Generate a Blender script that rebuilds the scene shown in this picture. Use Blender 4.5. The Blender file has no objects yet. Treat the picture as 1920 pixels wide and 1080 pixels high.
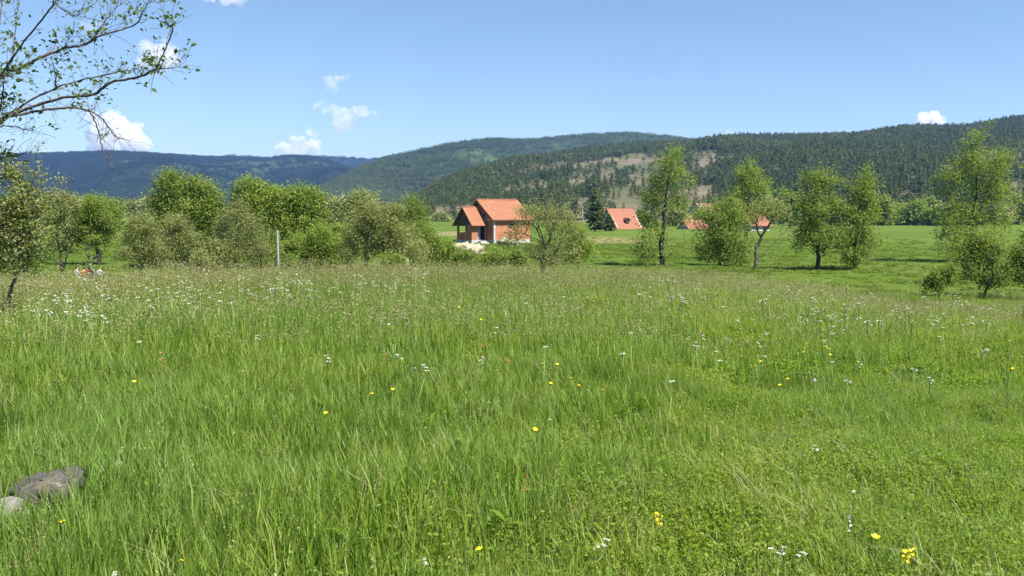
import bpy, math, random
import numpy as np
from mathutils import Vector, Matrix, noise as mnoise

# ------------------------------------------------------------------ basics
scene = bpy.context.scene
COL = scene.collection
rng = np.random.default_rng(11)
random.seed(11)
F = 1707.0                      # focal length in photo pixels (1920 wide)
CX, HY, EYE = 960.0, 400.0, 1.6  # centre column, horizon row, eye height


def W(u, v, Y):
    """photo pixel (u, v) at depth Y metres -> world point"""
    return np.array([(u - CX) / F * Y, Y, EYE + (HY - v) / F * Y])


def tag(o, label=None, cat=None, group=None, kind=None):
    if label: o['label'] = label
    if cat: o['category'] = cat
    if group: o['group'] = group
    if kind: o['kind'] = kind
    return o


def empty(name, loc=(0, 0, 0)):
    o = bpy.data.objects.new(name, None)
    o.empty_display_size = 0.2
    o.location = loc
    COL.objects.link(o)
    return o


def mk_mesh(name, V, faces, mats=(), midx=None, smooth=False, attrs=None, pattrs=None):
    """faces: list of int arrays (n,k)"""
    me = bpy.data.meshes.new(name)
    V = np.ascontiguousarray(V, dtype=np.float32)
    me.vertices.add(len(V))
    me.vertices.foreach_set('co', V.ravel())
    faces = [np.asarray(f, dtype=np.int32) for f in faces if len(f)]
    nl = sum(f.size for f in faces)
    nf = sum(len(f) for f in faces)
    if nf:
        me.loops.add(nl)
        me.polygons.add(nf)
        me.loops.foreach_set('vertex_index', np.concatenate([f.ravel() for f in faces]))
        tot = np.concatenate([np.full(len(f), f.shape[1], dtype=np.int32) for f in faces])
        start = np.concatenate([[0], np.cumsum(tot)[:-1]]).astype(np.int32)
        me.polygons.foreach_set('loop_start', start)
        me.polygons.foreach_set('loop_total', tot)
        if midx is not None:
            me.polygons.foreach_set('material_index', np.asarray(midx, dtype=np.int32))
        me.polygons.foreach_set('use_smooth', np.full(nf, smooth))
    for m in mats:
        me.materials.append(m)
    for k, a in (attrs or {}).items():       # per face float
        at = me.attributes.new(k, 'FLOAT', 'FACE')
        at.data.foreach_set('value', np.asarray(a, dtype=np.float32))
    for k, a in (pattrs or {}).items():      # per point float
        at = me.attributes.new(k, 'FLOAT', 'POINT')
        at.data.foreach_set('value', np.asarray(a, dtype=np.float32))
    me.update(calc_edges=True)
    me.validate()
    return me


def obj(name, me, parent=None, loc=None):
    o = bpy.data.objects.new(name, me)
    COL.objects.link(o)
    if parent is not None: o.parent = parent
    if loc is not None: o.location = loc
    return o


# ------------------------------------------------------------------ materials
def new_mat(name):
    m = bpy.data.materials.new(name)
    m.use_nodes = True
    nt = m.node_tree
    nt.nodes.clear()
    out = nt.nodes.new('ShaderNodeOutputMaterial')
    return m, nt, out


def N(nt, t, **kw):
    n = nt.nodes.new(t)
    for k, v in kw.items():
        if k.startswith('i_'):
            key = k[2:]
            key = int(key) if key.isdigit() else key.replace('_', ' ')
            n.inputs[key].default_value = v
        else:
            setattr(n, k, v)
    return n


def ramp(nt, stops, fac=None):
    r = N(nt, 'ShaderNodeValToRGB')
    el = r.color_ramp.elements
    while len(el) < len(stops): el.new(0.5)
    for e, (p, c) in zip(el, stops):
        e.position = p
        e.color = (c[0], c[1], c[2], 1)
    if fac is not None: nt.links.new(fac, r.inputs[0])
    return r


def mixc(nt, a, b, fac, blend='MIX'):
    m = N(nt, 'ShaderNodeMix', data_type='RGBA', blend_type=blend)
    for sock, val in ((m.inputs[0], fac), (m.inputs[6], a), (m.inputs[7], b)):
        if hasattr(val, 'links'): nt.links.new(val, sock)
        elif isinstance(val, (int, float)): sock.default_value = val
        else: sock.default_value = (val[0], val[1], val[2], 1)
    return m.outputs[2]


def leaf_mat(name, stops, trans=0.3, tcol=1.25, pos_scale=None, pos_col=None, inst=False, rough=0.55, spec=0.25):
    """foliage: ramp over per-leaf 'var'; optional world position variation"""
    m, nt, out = new_mat(name)
    at = N(nt, 'ShaderNodeAttribute', attribute_name='var')
    fac = at.outputs['Fac']
    if inst:
        ai = N(nt, 'ShaderNodeAttribute', attribute_name='tint', attribute_type='INSTANCER')
        ad = N(nt, 'ShaderNodeMath', operation='MULTIPLY_ADD')
        nt.links.new(ai.outputs['Fac'], ad.inputs[0])
        ad.inputs[1].default_value = 0.55
        mu = N(nt, 'ShaderNodeMath', operation='MULTIPLY')
        nt.links.new(fac, mu.inputs[0]); mu.inputs[1].default_value = 0.45
        nt.links.new(mu.outputs[0], ad.inputs[2])
        fac = ad.outputs[0]
    c = ramp(nt, stops, fac).outputs[0]
    if pos_scale:
        g = N(nt, 'ShaderNodeNewGeometry')
        nz = N(nt, 'ShaderNodeTexNoise', i_Scale=pos_scale, i_Detail=3.0)
        nt.links.new(g.outputs['Position'], nz.inputs['Vector'])
        r2 = ramp(nt, [(0.38, (0, 0, 0)), (0.64, (1, 1, 1))], nz.outputs['Fac'])
        c = mixc(nt, c, pos_col, r2.outputs[0])
    d = N(nt, 'ShaderNodeBsdfPrincipled')
    d.inputs['Roughness'].default_value = rough
    d.inputs['Specular IOR Level'].default_value = spec
    nt.links.new(c, d.inputs['Base Color'])
    t = N(nt, 'ShaderNodeBsdfTranslucent')
    tc = mixc(nt, c, (tcol * 1.0, tcol * 1.05, tcol * 0.45), 1.0, 'MULTIPLY')
    nt.links.new(tc, t.inputs['Color'])
    mx = N(nt, 'ShaderNodeMixShader', i_0=trans)
    nt.links.new(d.outputs[0], mx.inputs[1])
    nt.links.new(t.outputs[0], mx.inputs[2])
    nt.links.new(mx.outputs[0], out.inputs['Surface'])
    return m


def simple_mat(name, c1, c2, scale=8.0, rough=0.8, bump=0.0, bscale=None, coord='Object', detail=5.0, spec=0.3):
    m, nt, out = new_mat(name)
    tc = N(nt, 'ShaderNodeTexCoord')
    nz = N(nt, 'ShaderNodeTexNoise', i_Scale=scale, i_Detail=detail)
    nt.links.new(tc.outputs[coord], nz.inputs['Vector'])
    c = ramp(nt, [(0.35, c1), (0.68, c2)], nz.outputs['Fac']).outputs[0]
    p = N(nt, 'ShaderNodeBsdfPrincipled')
    p.inputs['Roughness'].default_value = rough
    p.inputs['Specular IOR Level'].default_value = spec
    nt.links.new(c, p.inputs['Base Color'])
    if bump:
        n2 = N(nt, 'ShaderNodeTexNoise', i_Scale=bscale or scale * 3, i_Detail=6.0)
        nt.links.new(tc.outputs[coord], n2.inputs['Vector'])
        b = N(nt, 'ShaderNodeBump', i_Strength=bump, i_Distance=0.05)
        nt.links.new(n2.outputs['Fac'], b.inputs['Height'])
        nt.links.new(b.outputs[0], p.inputs['Normal'])
    nt.links.new(p.outputs[0], out.inputs['Surface'])
    return m


MAT = {}
# grass blades
MAT['blade'] = leaf_mat('grass_blade', [(0.05, (0.072, 0.138, 0.018)), (0.4, (0.162, 0.262, 0.032)), (0.7, (0.270, 0.350, 0.055)), (1.0, (0.40, 0.39, 0.15))],
                        trans=0.52, pos_scale=0.55, pos_col=(0.178, 0.275, 0.055), inst=True, rough=0.45, spec=0.3)
MAT['field_blade'] = leaf_mat('field_grass_blade', [(0.05, (0.075, 0.140, 0.015)), (0.5, (0.120, 0.195, 0.022)), (1.0, (0.180, 0.235, 0.038))], trans=0.4, pos_scale=0.08, pos_col=(0.10, 0.14, 0.02), inst=True)
MAT['herb'] = leaf_mat('herb_leaf', [(0.05, (0.070, 0.150, 0.011)), (0.5, (0.145, 0.250, 0.017)), (1.0, (0.29, 0.32, 0.045))],
                       trans=0.50, pos_scale=0.9, pos_col=(0.165, 0.235, 0.032), inst=True, rough=0.5, spec=0.25)
MAT['seed'] = leaf_mat('grass_seed_head', [(0.1, (0.17, 0.13, 0.06)), (0.5, (0.24, 0.22, 0.10)), (1.0, (0.36, 0.35, 0.18))],
                       trans=0.3, tcol=0.9, inst=True)
# tree foliage
MAT['leaf_bright'] = leaf_mat('bright_leaf', [(0, (0.115, 0.174, 0.032)), (0.5, (0.193, 0.261, 0.047)), (1, (0.307, 0.349, 0.08))], trans=0.48)
MAT['leaf_mid'] = leaf_mat('mid_leaf', [(0, (0.104, 0.165, 0.032)), (0.5, (0.171, 0.232, 0.046)), (1, (0.275, 0.317, 0.085))], trans=0.48)
MAT['leaf_olive'] = leaf_mat('olive_leaf', [(0, (0.145, 0.165, 0.062)), (0.5, (0.227, 0.249, 0.094)), (1, (0.358, 0.365, 0.172))], trans=0.48)
MAT['leaf_dark'] = leaf_mat('dark_leaf', [(0, (0.067, 0.122, 0.024)), (0.5, (0.116, 0.183, 0.037)), (1, (0.189, 0.25, 0.059))], trans=0.48)
MAT['leaf_pale'] = leaf_mat('pale_leaf', [(0, (0.154, 0.187, 0.066)), (0.5, (0.242, 0.275, 0.121)), (1, (0.374, 0.396, 0.22))], trans=0.42)
MAT['leaf_apple'] = leaf_mat('apple_leaf', [(0, (0.055, 0.105, 0.02)), (0.5, (0.094, 0.165, 0.029)), (1, (0.171, 0.231, 0.055))], trans=0.52)
MAT['needle'] = leaf_mat('pine_needle', [(0, (0.045, 0.070, 0.022)), (0.5, (0.078, 0.108, 0.032)), (1, (0.120, 0.145, 0.046))], trans=0.32, inst=False)
MAT['needle_far'] = leaf_mat('forest_needle', [(0, (0.044, 0.070, 0.022)), (0.5, (0.080, 0.110, 0.033)), (1, (0.135, 0.155, 0.052))], trans=0.32, inst=True)
MAT['needle_shaded'] = leaf_mat('shaded_distant_needle', [(0, (0.008, 0.014, 0.009)), (0.5, (0.015, 0.024, 0.012)), (1, (0.034, 0.044, 0.018))], trans=0.12, inst=True)  # far needles darkened: cloud shadow on those hills is put into the colour
MAT['petal_white'] = simple_mat('white_petal', (0.42, 0.42, 0.31), (0.58, 0.58, 0.48), 40, 0.7)
MAT['petal_yellow'] = simple_mat('yellow_petal', (0.80, 0.56, 0.01), (0.85, 0.66, 0.02), 40, 0.5)
MAT['petal_red'] = simple_mat('rust_petal', (0.28, 0.09, 0.03), (0.40, 0.16, 0.06), 40, 0.7)
MAT['petal_lilac'] = simple_mat('lilac_petal', (0.45, 0.38, 0.55), (0.55, 0.48, 0.62), 40, 0.7)
MAT['stem'] = simple_mat('flower_stem', (0.15, 0.23, 0.05), (0.22, 0.28, 0.09), 20, 0.6)
MAT['bark'] = simple_mat('grey_bark', (0.050, 0.040, 0.032), (0.125, 0.105, 0.085), 14, 0.9, 0.6)
MAT['bark_apple'] = simple_mat('apple_bark', (0.060, 0.045, 0.040), (0.150, 0.118, 0.105), 30, 0.9, 0.5)
MAT['bark_pale'] = simple_mat('pale_bark', (0.12, 0.105, 0.09), (0.24, 0.22, 0.19), 14, 0.9, 0.6)
MAT['bark_dark'] = simple_mat('dark_bark', (0.028, 0.024, 0.018), (0.06, 0.05, 0.04), 12, 0.9, 0.6)


def tile_mat(name, c1, c2, c3):
    m, nt, out = new_mat(name)
    tc = N(nt, 'ShaderNodeTexCoord')
    uv = N(nt, 'ShaderNodeUVMap')
    w = N(nt, 'ShaderNodeTexWave', wave_type='BANDS', bands_direction='Y', i_Scale=0.9, i_Distortion=0.0)
    w2 = N(nt, 'ShaderNodeTexWave', wave_type='BANDS', bands_direction='X', i_Scale=1.25, i_Distortion=0.0)
    nt.links.new(uv.outputs[0], w.inputs['Vector']); nt.links.new(uv.outputs[0], w2.inputs['Vector'])
    nz = N(nt, 'ShaderNodeTexNoise', i_Scale=1.6, i_Detail=6.0)
    nt.links.new(tc.outputs['Object'], nz.inputs['Vector'])
    c = ramp(nt, [(0.3, c1), (0.5, c2), (0.72, c3)], nz.outputs['Fac']).outputs[0]
    br = N(nt, 'ShaderNodeTexBrick')
    br.inputs['Color1'].default_value = (1.12, 1.12, 1.12, 1); br.inputs['Color2'].default_value = (0.86, 0.86, 0.86, 1); br.inputs['Mortar'].default_value = (0.62, 0.6, 0.6, 1)
    br.inputs['Scale'].default_value = 1.0; br.inputs['Mortar Size'].default_value = 0.035; br.inputs['Brick Width'].default_value = 0.30; br.inputs['Row Height'].default_value = 0.36
    nt.links.new(uv.outputs[0], br.inputs['Vector'])
    c = mixc(nt, c, br.outputs['Color'], 0.8, 'MULTIPLY')
    p = N(nt, 'ShaderNodeBsdfPrincipled')
    p.inputs['Roughness'].default_value = 0.75
    nt.links.new(c, p.inputs['Base Color'])
    ad = N(nt, 'ShaderNodeMath', operation='ADD')
    nt.links.new(w.outputs['Fac'], ad.inputs[0]); nt.links.new(w2.outputs['Fac'], ad.inputs[1])
    b = N(nt, 'ShaderNodeBump', i_Strength=0.5, i_Distance=0.06)
    nt.links.new(ad.outputs[0], b.inputs['Height'])
    nt.links.new(b.outputs[0], p.inputs['Normal'])
    nt.links.new(p.outputs[0], out.inputs['Surface'])
    return m


def brick_mat(name, c1, c2, cm):
    m, nt, out = new_mat(name)
    uv = N(nt, 'ShaderNodeUVMap')
    br = N(nt, 'ShaderNodeTexBrick')
    br.inputs['Color1'].default_value = (*c1, 1)
    br.inputs['Color2'].default_value = (*c2, 1)
    br.inputs['Mortar'].default_value = (*cm, 1)
    br.inputs['Scale'].default_value = 1.0
    br.inputs['Mortar Size'].default_value = 0.012
    br.inputs['Brick Width'].default_value = 0.4
    br.inputs['Row Height'].default_value = 0.25
    nt.links.new(uv.outputs[0], br.inputs['Vector'])
    tc = N(nt, 'ShaderNodeTexCoord')
    nz = N(nt, 'ShaderNodeTexNoise', i_Scale=1.1, i_Detail=5.0)
    nt.links.new(tc.outputs['Object'], nz.inputs['Vector'])
    r = ramp(nt, [(0.3, (0.72, 0.70, 0.70)), (0.7, (1.1, 1.1, 1.1))], nz.outputs['Fac'])
    c = mixc(nt, br.outputs['Color'], r.outputs[0], 1.0, 'MULTIPLY')
    p = N(nt, 'ShaderNodeBsdfPrincipled')
    p.inputs['Roughness'].default_value = 0.85
    nt.links.new(c, p.inputs['Base Color'])
    nt.links.new(p.outputs[0], out.inputs['Surface'])
    return m


MAT['tile'] = tile_mat('orange_roof_tile', (0.225, 0.082, 0.036), (0.255, 0.100, 0.046), (0.295, 0.126, 0.063))
MAT['tile_red'] = tile_mat('red_roof_tile', (0.225, 0.074, 0.036), (0.255, 0.090, 0.046), (0.275, 0.106, 0.056))
MAT['tile_old'] = tile_mat('old_roof_tile', (0.19, 0.08, 0.05), (0.24, 0.10, 0.065), (0.27, 0.135, 0.09))
MAT['brick'] = brick_mat('hollow_brick', (0.38, 0.135, 0.05), (0.32, 0.10, 0.035), (0.40, 0.30, 0.22))
MAT['concrete'] = simple_mat('raw_concrete', (0.30, 0.29, 0.27), (0.44, 0.42, 0.40), 3, 0.9, 0.2)
MAT['post'] = simple_mat('post_concrete', (0.22, 0.22, 0.23), (0.33, 0.33, 0.34), 9, 0.85, 0.2)
MAT['timber'] = simple_mat('dark_timber', (0.060, 0.032, 0.020), (0.10, 0.055, 0.035), 6, 0.8)
MAT['plaster'] = simple_mat('white_plaster', (0.36, 0.35, 0.33), (0.46, 0.45, 0.43), 3, 0.9)
MAT['opening'] = simple_mat('dark_interior', (0.030, 0.028, 0.028), (0.05, 0.045, 0.045), 3, 0.9)
MAT['door_blue'] = simple_mat('bluish_door_sheet', (0.20, 0.24, 0.33), (0.30, 0.35, 0.45), 3, 0.5)
MAT['sand'] = simple_mat('pale_sand', (0.24, 0.21, 0.13), (0.36, 0.33, 0.24), 1.6, 0.95, 0.8, 4)
MAT['white_stone'] = simple_mat('white_stone', (0.26, 0.255, 0.24), (0.42, 0.41, 0.39), 3, 0.9, 0.5)


def glass_dark():
    m, nt, out = new_mat('dark_window_glass')
    p = N(nt, 'ShaderNodeBsdfPrincipled')
    p.inputs['Base Color'].default_value = (0.02, 0.022, 0.028, 1)
    p.inputs['Roughness'].default_value = 0.08
    nt.links.new(p.outputs[0], out.inputs['Surface'])
    return m


MAT['glass'] = glass_dark()


# ------------------------------------------------------------------ terrain
class WaveNoise:
    """cheap smooth 2-D noise: sum of random sine waves"""
    def __init__(s, wl, n=14, seed=0):
        r = np.random.default_rng(seed)
        a = r.uniform(0, 2 * np.pi, n)
        k = 2 * np.pi / (wl * r.uniform(0.55, 1.7, n))
        s.kx, s.ky, s.p = k * np.cos(a), k * np.sin(a), r.uniform(0, 6.28, n)
        s.n = n

    def __call__(s, x, y):
        x = np.asarray(x, float); y = np.asarray(y, float)
        r = np.zeros(np.broadcast(x, y).shape)
        for kx, ky, p in zip(s.kx, s.ky, s.p):
            r += np.sin(kx * x + ky * y + p)
        return r / math.sqrt(s.n / 2)


NZ_small = WaveNoise(2.2, seed=1)
NZ_mid = WaveNoise(9, seed=2)
NZ_field = WaveNoise(60, seed=3)
NZ_hill = WaveNoise(170, 18, seed=4)
NZ_hill2 = WaveNoise(520, 18, seed=5)
NZ_clump = WaveNoise(1.3, seed=6)


def sstep(a, b, x):
    t = np.clip((x - a) / (b - a), 0, 1)
    return t * t * (3 - 2 * t)


def ground(x, y):
    x = np.asarray(x, float); y = np.asarray(y, float)
    d = np.hypot(x, y)
    ang = np.degrees(np.arctan2(x, np.maximum(y, 0.5)))
    a = np.interp(ang, [-45, -30, -25, -20, -12, -5, 10, 17, 23, 40], [.0022, .0021, .0020, .0015, .00132, .00128, .00128, .0018, .0029, .0034])
    dd = np.maximum(d - 6, 0)
    z1 = -a * dd ** 2
    left = sstep(-8, -26, ang)
    plain = -3 + 0.10 * NZ_field(x, y) * sstep(40, 120, d) + left * sstep(180, 1200, d) * 16 + sstep(500, 3000, d) * 6
    k = 0.5
    m = np.maximum(z1, plain) + k * np.log1p(np.exp(-np.abs(z1 - plain) / k))
    m = np.where(y < 0, np.maximum(m, -0.004 * d ** 1.5), m)
    return m + 0.035 * NZ_small(x, y) * sstep(90, 20, d) + 0.04 * NZ_mid(x, y) * sstep(150, 30, d)


def polar_grid(angs, rads, hfun):
    A, R = np.meshgrid(np.radians(angs), rads, indexing='ij')
    X, Y = R * np.sin(A), R * np.cos(A)
    Z = hfun(X, Y)
    V = np.stack([X, Y, Z], -1).reshape(-1, 3)
    na, nr = len(angs), len(rads)
    i, j = np.meshgrid(np.arange(na - 1), np.arange(nr - 1), indexing='ij')
    q = (i * nr + j)
    Q = np.stack([q, q + 1, q + nr + 1, q + nr], -1).reshape(-1, 4)[:, ::-1]
    return V, Q


angs = np.concatenate([np.linspace(-180, -46, 40, endpoint=False), np.linspace(-46, 46, 260, endpoint=False), np.linspace(46, 180, 41)])
rads = np.concatenate([[0.02], np.linspace(0.6, 12, 40), 12 * (7000 / 12) ** np.linspace(0.015, 1, 190)])
Vg, Qg = polar_grid(angs, rads, ground)
dry = np.exp(-(((Vg[:, 0] - 17.0) / 6.5) ** 2 + ((Vg[:, 1] - 160) / 16) ** 2) ** 2)
dry = np.maximum(dry, 0.8 * np.exp(-(((Vg[:, 0] + 14) / 7) ** 2 + ((Vg[:, 1] - 205) / 20) ** 2) ** 2))
meadow = sstep(62, 34, np.hypot(Vg[:, 0], Vg[:, 1]))
mg, nt, out = new_mat('meadow_soil_and_grass')
geo = N(nt, 'ShaderNodeNewGeometry')
n1 = N(nt, 'ShaderNodeTexNoise', i_Scale=0.035, i_Detail=8.0, i_Roughness=0.65)
n2 = N(nt, 'ShaderNodeTexNoise', i_Scale=1.3, i_Detail=8.0, i_Roughness=0.7)
mp = N(nt, 'ShaderNodeMapping')
mp.inputs['Scale'].default_value = (0.25, 1.0, 1.0)
nt.links.new(geo.outputs['Position'], mp.inputs['Vector'])
nt.links.new(mp.outputs[0], n1.inputs['Vector'])
nt.links.new(geo.outputs['Position'], n2.inputs['Vector'])
fieldc = ramp(nt, [(0.30, (0.060, 0.100, 0.012)), (0.5, (0.078, 0.120, 0.015)), (0.72, (0.105, 0.142, 0.023))], n1.outputs['Fac']).outputs[0]
fine = ramp(nt, [(0.28, (0.72, 0.75, 0.7)), (0.72, (1.18, 1.15, 1.1))], n2.outputs['Fac']).outputs[0]
fieldc = mixc(nt, fieldc, fine, 1.0, 'MULTIPLY')
ad = N(nt, 'ShaderNodeAttribute', attribute_name='dry')
am = N(nt, 'ShaderNodeAttribute', attribute_name='meadow')
fieldc = mixc(nt, fieldc, (0.20, 0.165, 0.08), ad.outputs['Fac'])
soil = ramp(nt, [(0.3, (0.030, 0.050, 0.012)), (0.7, (0.060, 0.085, 0.020))], n2.outputs['Fac']).outputs[0]
gc = mixc(nt, fieldc, soil, am.outputs['Fac'])
p = N(nt, 'ShaderNodeBsdfPrincipled')
p.inputs['Roughness'].default_value = 0.95
p.inputs['Specular IOR Level'].default_value = 0.1
bp = N(nt, 'ShaderNodeBump', i_Strength=0.8, i_Distance=0.25)
nt.links.new(n2.outputs['Fac'], bp.inputs['Height'])
nt.links.new(bp.outputs[0], p.inputs['Normal'])
nt.links.new(gc, p.inputs['Base Color'])
nt.links.new(p.outputs[0], out.inputs['Surface'])
ground_o = obj('ground', mk_mesh('ground', Vg, [Qg], [mg], smooth=True, pattrs={'dry': dry, 'meadow': meadow}))
tag(ground_o, 'grassy meadow and valley floor', kind='structure')


# ------------------------------------------------------------------ hills (real height fields)
class Hill:
    def __init__(s, us, ridge_v, Yb, Yr, zb, drop=8, namp=1.0, back=1.7, power=1.0):
        s.us, s.rv, s.Yb, s.Yr, s.zb = us, ridge_v, Yb, Yr, zb
        s.namp, s.back, s.power, s.drop = namp, back, power, drop

    def params(s, u):
        return np.interp(u, s.us, s.rv) + s.drop, np.interp(u, s.us, s.Yb), np.interp(u, s.us, s.Yr)

    def height(s, u, Y):
        v, yb, yr = s.params(u)
        zr = EYE + (HY - v) / F * yr
        t = (Y - yb) / (yr - yb)
        tt = np.clip(t, 0, 1)
        f = tt ** s.power
        f = f * (1 - 0.12 * tt ** 6) + 0.12 * tt ** 6
        z = s.zb + (zr - s.zb) * f
        X = (u - CX) / F * Y
        z = z + s.namp * (NZ_hill(X, Y) * 2.0 + NZ_hill2(X, Y) * 3.2) * np.clip(4 * tt * (1 - tt), 0, 1) ** 1.5 + (s.namp - 1) * 11 * np.sin(u / 46.0 + 2.2 * tt + 1.3 * np.sin(u / 111.0)) * np.clip(4 * tt * (1 - tt), 0, 1) ** 2 * np.clip((zr - s.zb) / 60, 0, 1) * np.clip((zr - s.zb) / 60, 0, 1)
        z = np.where(t < 0, s.zb + t * 60, z)
        z = np.where(t > 1, zr - (t - 1) * (zr - s.zb) * 1.2, z)
        return z

    def mesh(s, nu, nt_):
        u = np.linspace(s.us[0], s.us[-1], nu)
        t = np.concatenate([np.linspace(-0.06, 1.0, nt_), np.linspace(1.03, s.back, 8)])
        U, T = np.meshgrid(u, t, indexing='ij')
        _, yb, yr = s.params(U)
        Y = yb + T * (yr - yb)
        Z = s.height(U, Y)
        X = (U - CX) / F * Y
        V = np.stack([X, Y, Z], -1).reshape(-1, 3)
        n2_ = len(t)
        i, j = np.meshgrid(np.arange(nu - 1), np.arange(n2_ - 1), indexing='ij')
        q = i * n2_ + j
        Q = np.stack([q, q + n2_, q + n2_ + 1, q + 1], -1).reshape(-1, 4)
        return V, Q


near_h = Hill(np.array([690, 740, 780, 820, 870, 960, 1050, 1180, 1240, 1400, 1600, 1700, 1800, 1920, 2200, 2700.]),
              np.array([408, 392, 368, 346, 325, 300, 281, 270, 264, 255, 247, 239, 231, 217, 195, 205.]),
              np.array([640, 640, 630, 620, 600, 560, 540, 520, 510, 490, 470, 460, 450, 440, 430, 420.]),
              np.array([760, 840, 930, 1000, 1080, 1250, 1400, 1500, 1500, 1500, 1500, 1500, 1500, 1500, 1500, 1500.]), -2.5)
mid_h = Hill(np.array([540, 570, 590, 640, 700, 730, 800, 850, 920, 990, 1050, 1100, 1180, 1240, 1300, 1500, 1800.]),
             np.array([405, 384, 363, 338, 308, 297, 280, 270, 260, 262, 257, 252, 249, 255, 262, 275, 290.]),
             np.full(17, 1650.), np.array([1800, 1900, 2000, 2150, 2300, 2400, 2500, 2600, 2700, 2750, 2800, 2800, 2800, 2800, 2800, 2800, 2800.]), 2.0, drop=3, namp=2.2)
far_h = Hill(np.array([-700, -300, 0, 100, 200, 260, 330, 400, 450, 500, 530, 580, 610, 640, 680, 720, 760, 820.]),
             np.array([300, 295, 288, 287, 283, 285, 290, 294, 296, 297, 292, 292, 298, 310, 325, 345, 372, 402.]),
             np.full(18, 2100.), np.array([3900.] * 12 + [3800, 3600, 3400, 3100, 2800, 2500]), 4.0, drop=2, namp=3.0)
back_h = Hill(np.array([-900, 0, 300, 400, 430, 470, 520, 600, 650, 690, 730, 770, 850, 1000, 1500.]),
              np.array([305, 300, 297, 292, 290, 293, 297, 292, 294, 298, 292, 291, 294, 300, 310.]),
              np.full(15, 4300.), np.full(15, 5300.), 20.0, drop=1, namp=3.0)


def hill_mat(name, stops, scale, patch=None, pscale=0.004, plo=0.5, phi=0.6, bscale=0.03, bdist=6.0):
    m, nt, out = new_mat(name)
    g = N(nt, 'ShaderNodeNewGeometry')
    n1 = N(nt, 'ShaderNodeTexNoise', i_Scale=scale, i_Detail=9.0, i_Roughness=0.7)
    nt.links.new(g.outputs['Position'], n1.inputs['Vector'])
    c = ramp(nt, stops, n1.outputs['Fac']).outputs[0]
    if patch:
        n2 = N(nt, 'ShaderNodeTexNoise', i_Scale=pscale, i_Detail=5.0, i_Distortion=0.4)
        mp = N(nt, 'ShaderNodeMapping')
        mp.inputs['Scale'].default_value = (0.7, 0.55, 2.5)
        nt.links.new(g.outputs['Position'], mp.inputs['Vector'])
        nt.links.new(mp.outputs[0], n2.inputs['Vector'])
        r = ramp(nt, [(plo, (0, 0, 0)), (phi, (1, 1, 1))], n2.outputs['Fac'])
        c = mixc(nt, c, patch, r.outputs[0])
    p = N(nt, 'ShaderNodeBsdfPrincipled')
    p.inputs['Roughness'].default_value = 0.95
    p.inputs['Specular IOR Level'].default_value = 0.05
    v = N(nt, 'ShaderNodeTexVoronoi', i_Scale=bscale)
    nt.links.new(g.outputs['Position'], v.inputs['Vector'])
    b = N(nt, 'ShaderNodeBump', i_Strength=0.9, i_Distance=bdist, invert=True)
    nt.links.new(v.outputs['Distance'], b.inputs['Height'])
    nt.links.new(b.outputs[0], p.inputs['Normal'])
    nt.links.new(c, p.inputs['Base Color'])
    nt.links.new(p.outputs[0], out.inputs['Surface'])
    return m


MAT['hill_near'] = hill_mat('hill_ground', [(0.32, (0.070, 0.068, 0.036)), (0.48, (0.120, 0.102, 0.066)), (0.62, (0.155, 0.128, 0.090)), (0.8, (0.21, 0.18, 0.14))], 0.02,
                            patch=(0.070, 0.080, 0.032), pscale=0.012, plo=0.46, phi=0.6, bscale=0.12, bdist=1.0)
MAT['hill_mid'] = hill_mat('wooded_hill', [(0.3, (0.022, 0.042, 0.016)), (0.6, (0.050, 0.078, 0.024)), (0.8, (0.085, 0.11, 0.035))], 0.03,
                           patch=(0.060, 0.078, 0.024), pscale=0.0016, plo=0.50, phi=0.60, bscale=0.08, bdist=9.0)
MAT['hill_far'] = hill_mat('shaded_far_hill', [(0.3, (0.008, 0.013, 0.010)), (0.6, (0.013, 0.019, 0.012)), (0.8, (0.022, 0.030, 0.016))], 0.02,
                           patch=(0.042, 0.054, 0.024), pscale=0.0013, plo=0.56, phi=0.64, bscale=0.05, bdist=12.0)  # dark tones also carry the cloud shade lying over the far hills

for nm, h, mat, nu, ntt in (('hillside', near_h, 'hill_near', 300, 90), ('wooded_hill', mid_h, 'hill_mid', 180, 70),
                            ('far_hills', far_h, 'hill_far', 200, 70), ('distant_hills', back_h, 'hill_far', 150, 30)):
    V, Q = h.mesh(nu, ntt)
    tag(obj(nm, mk_mesh(nm, V, [Q], [MAT[mat]], smooth=True)), kind='structure')


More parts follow.
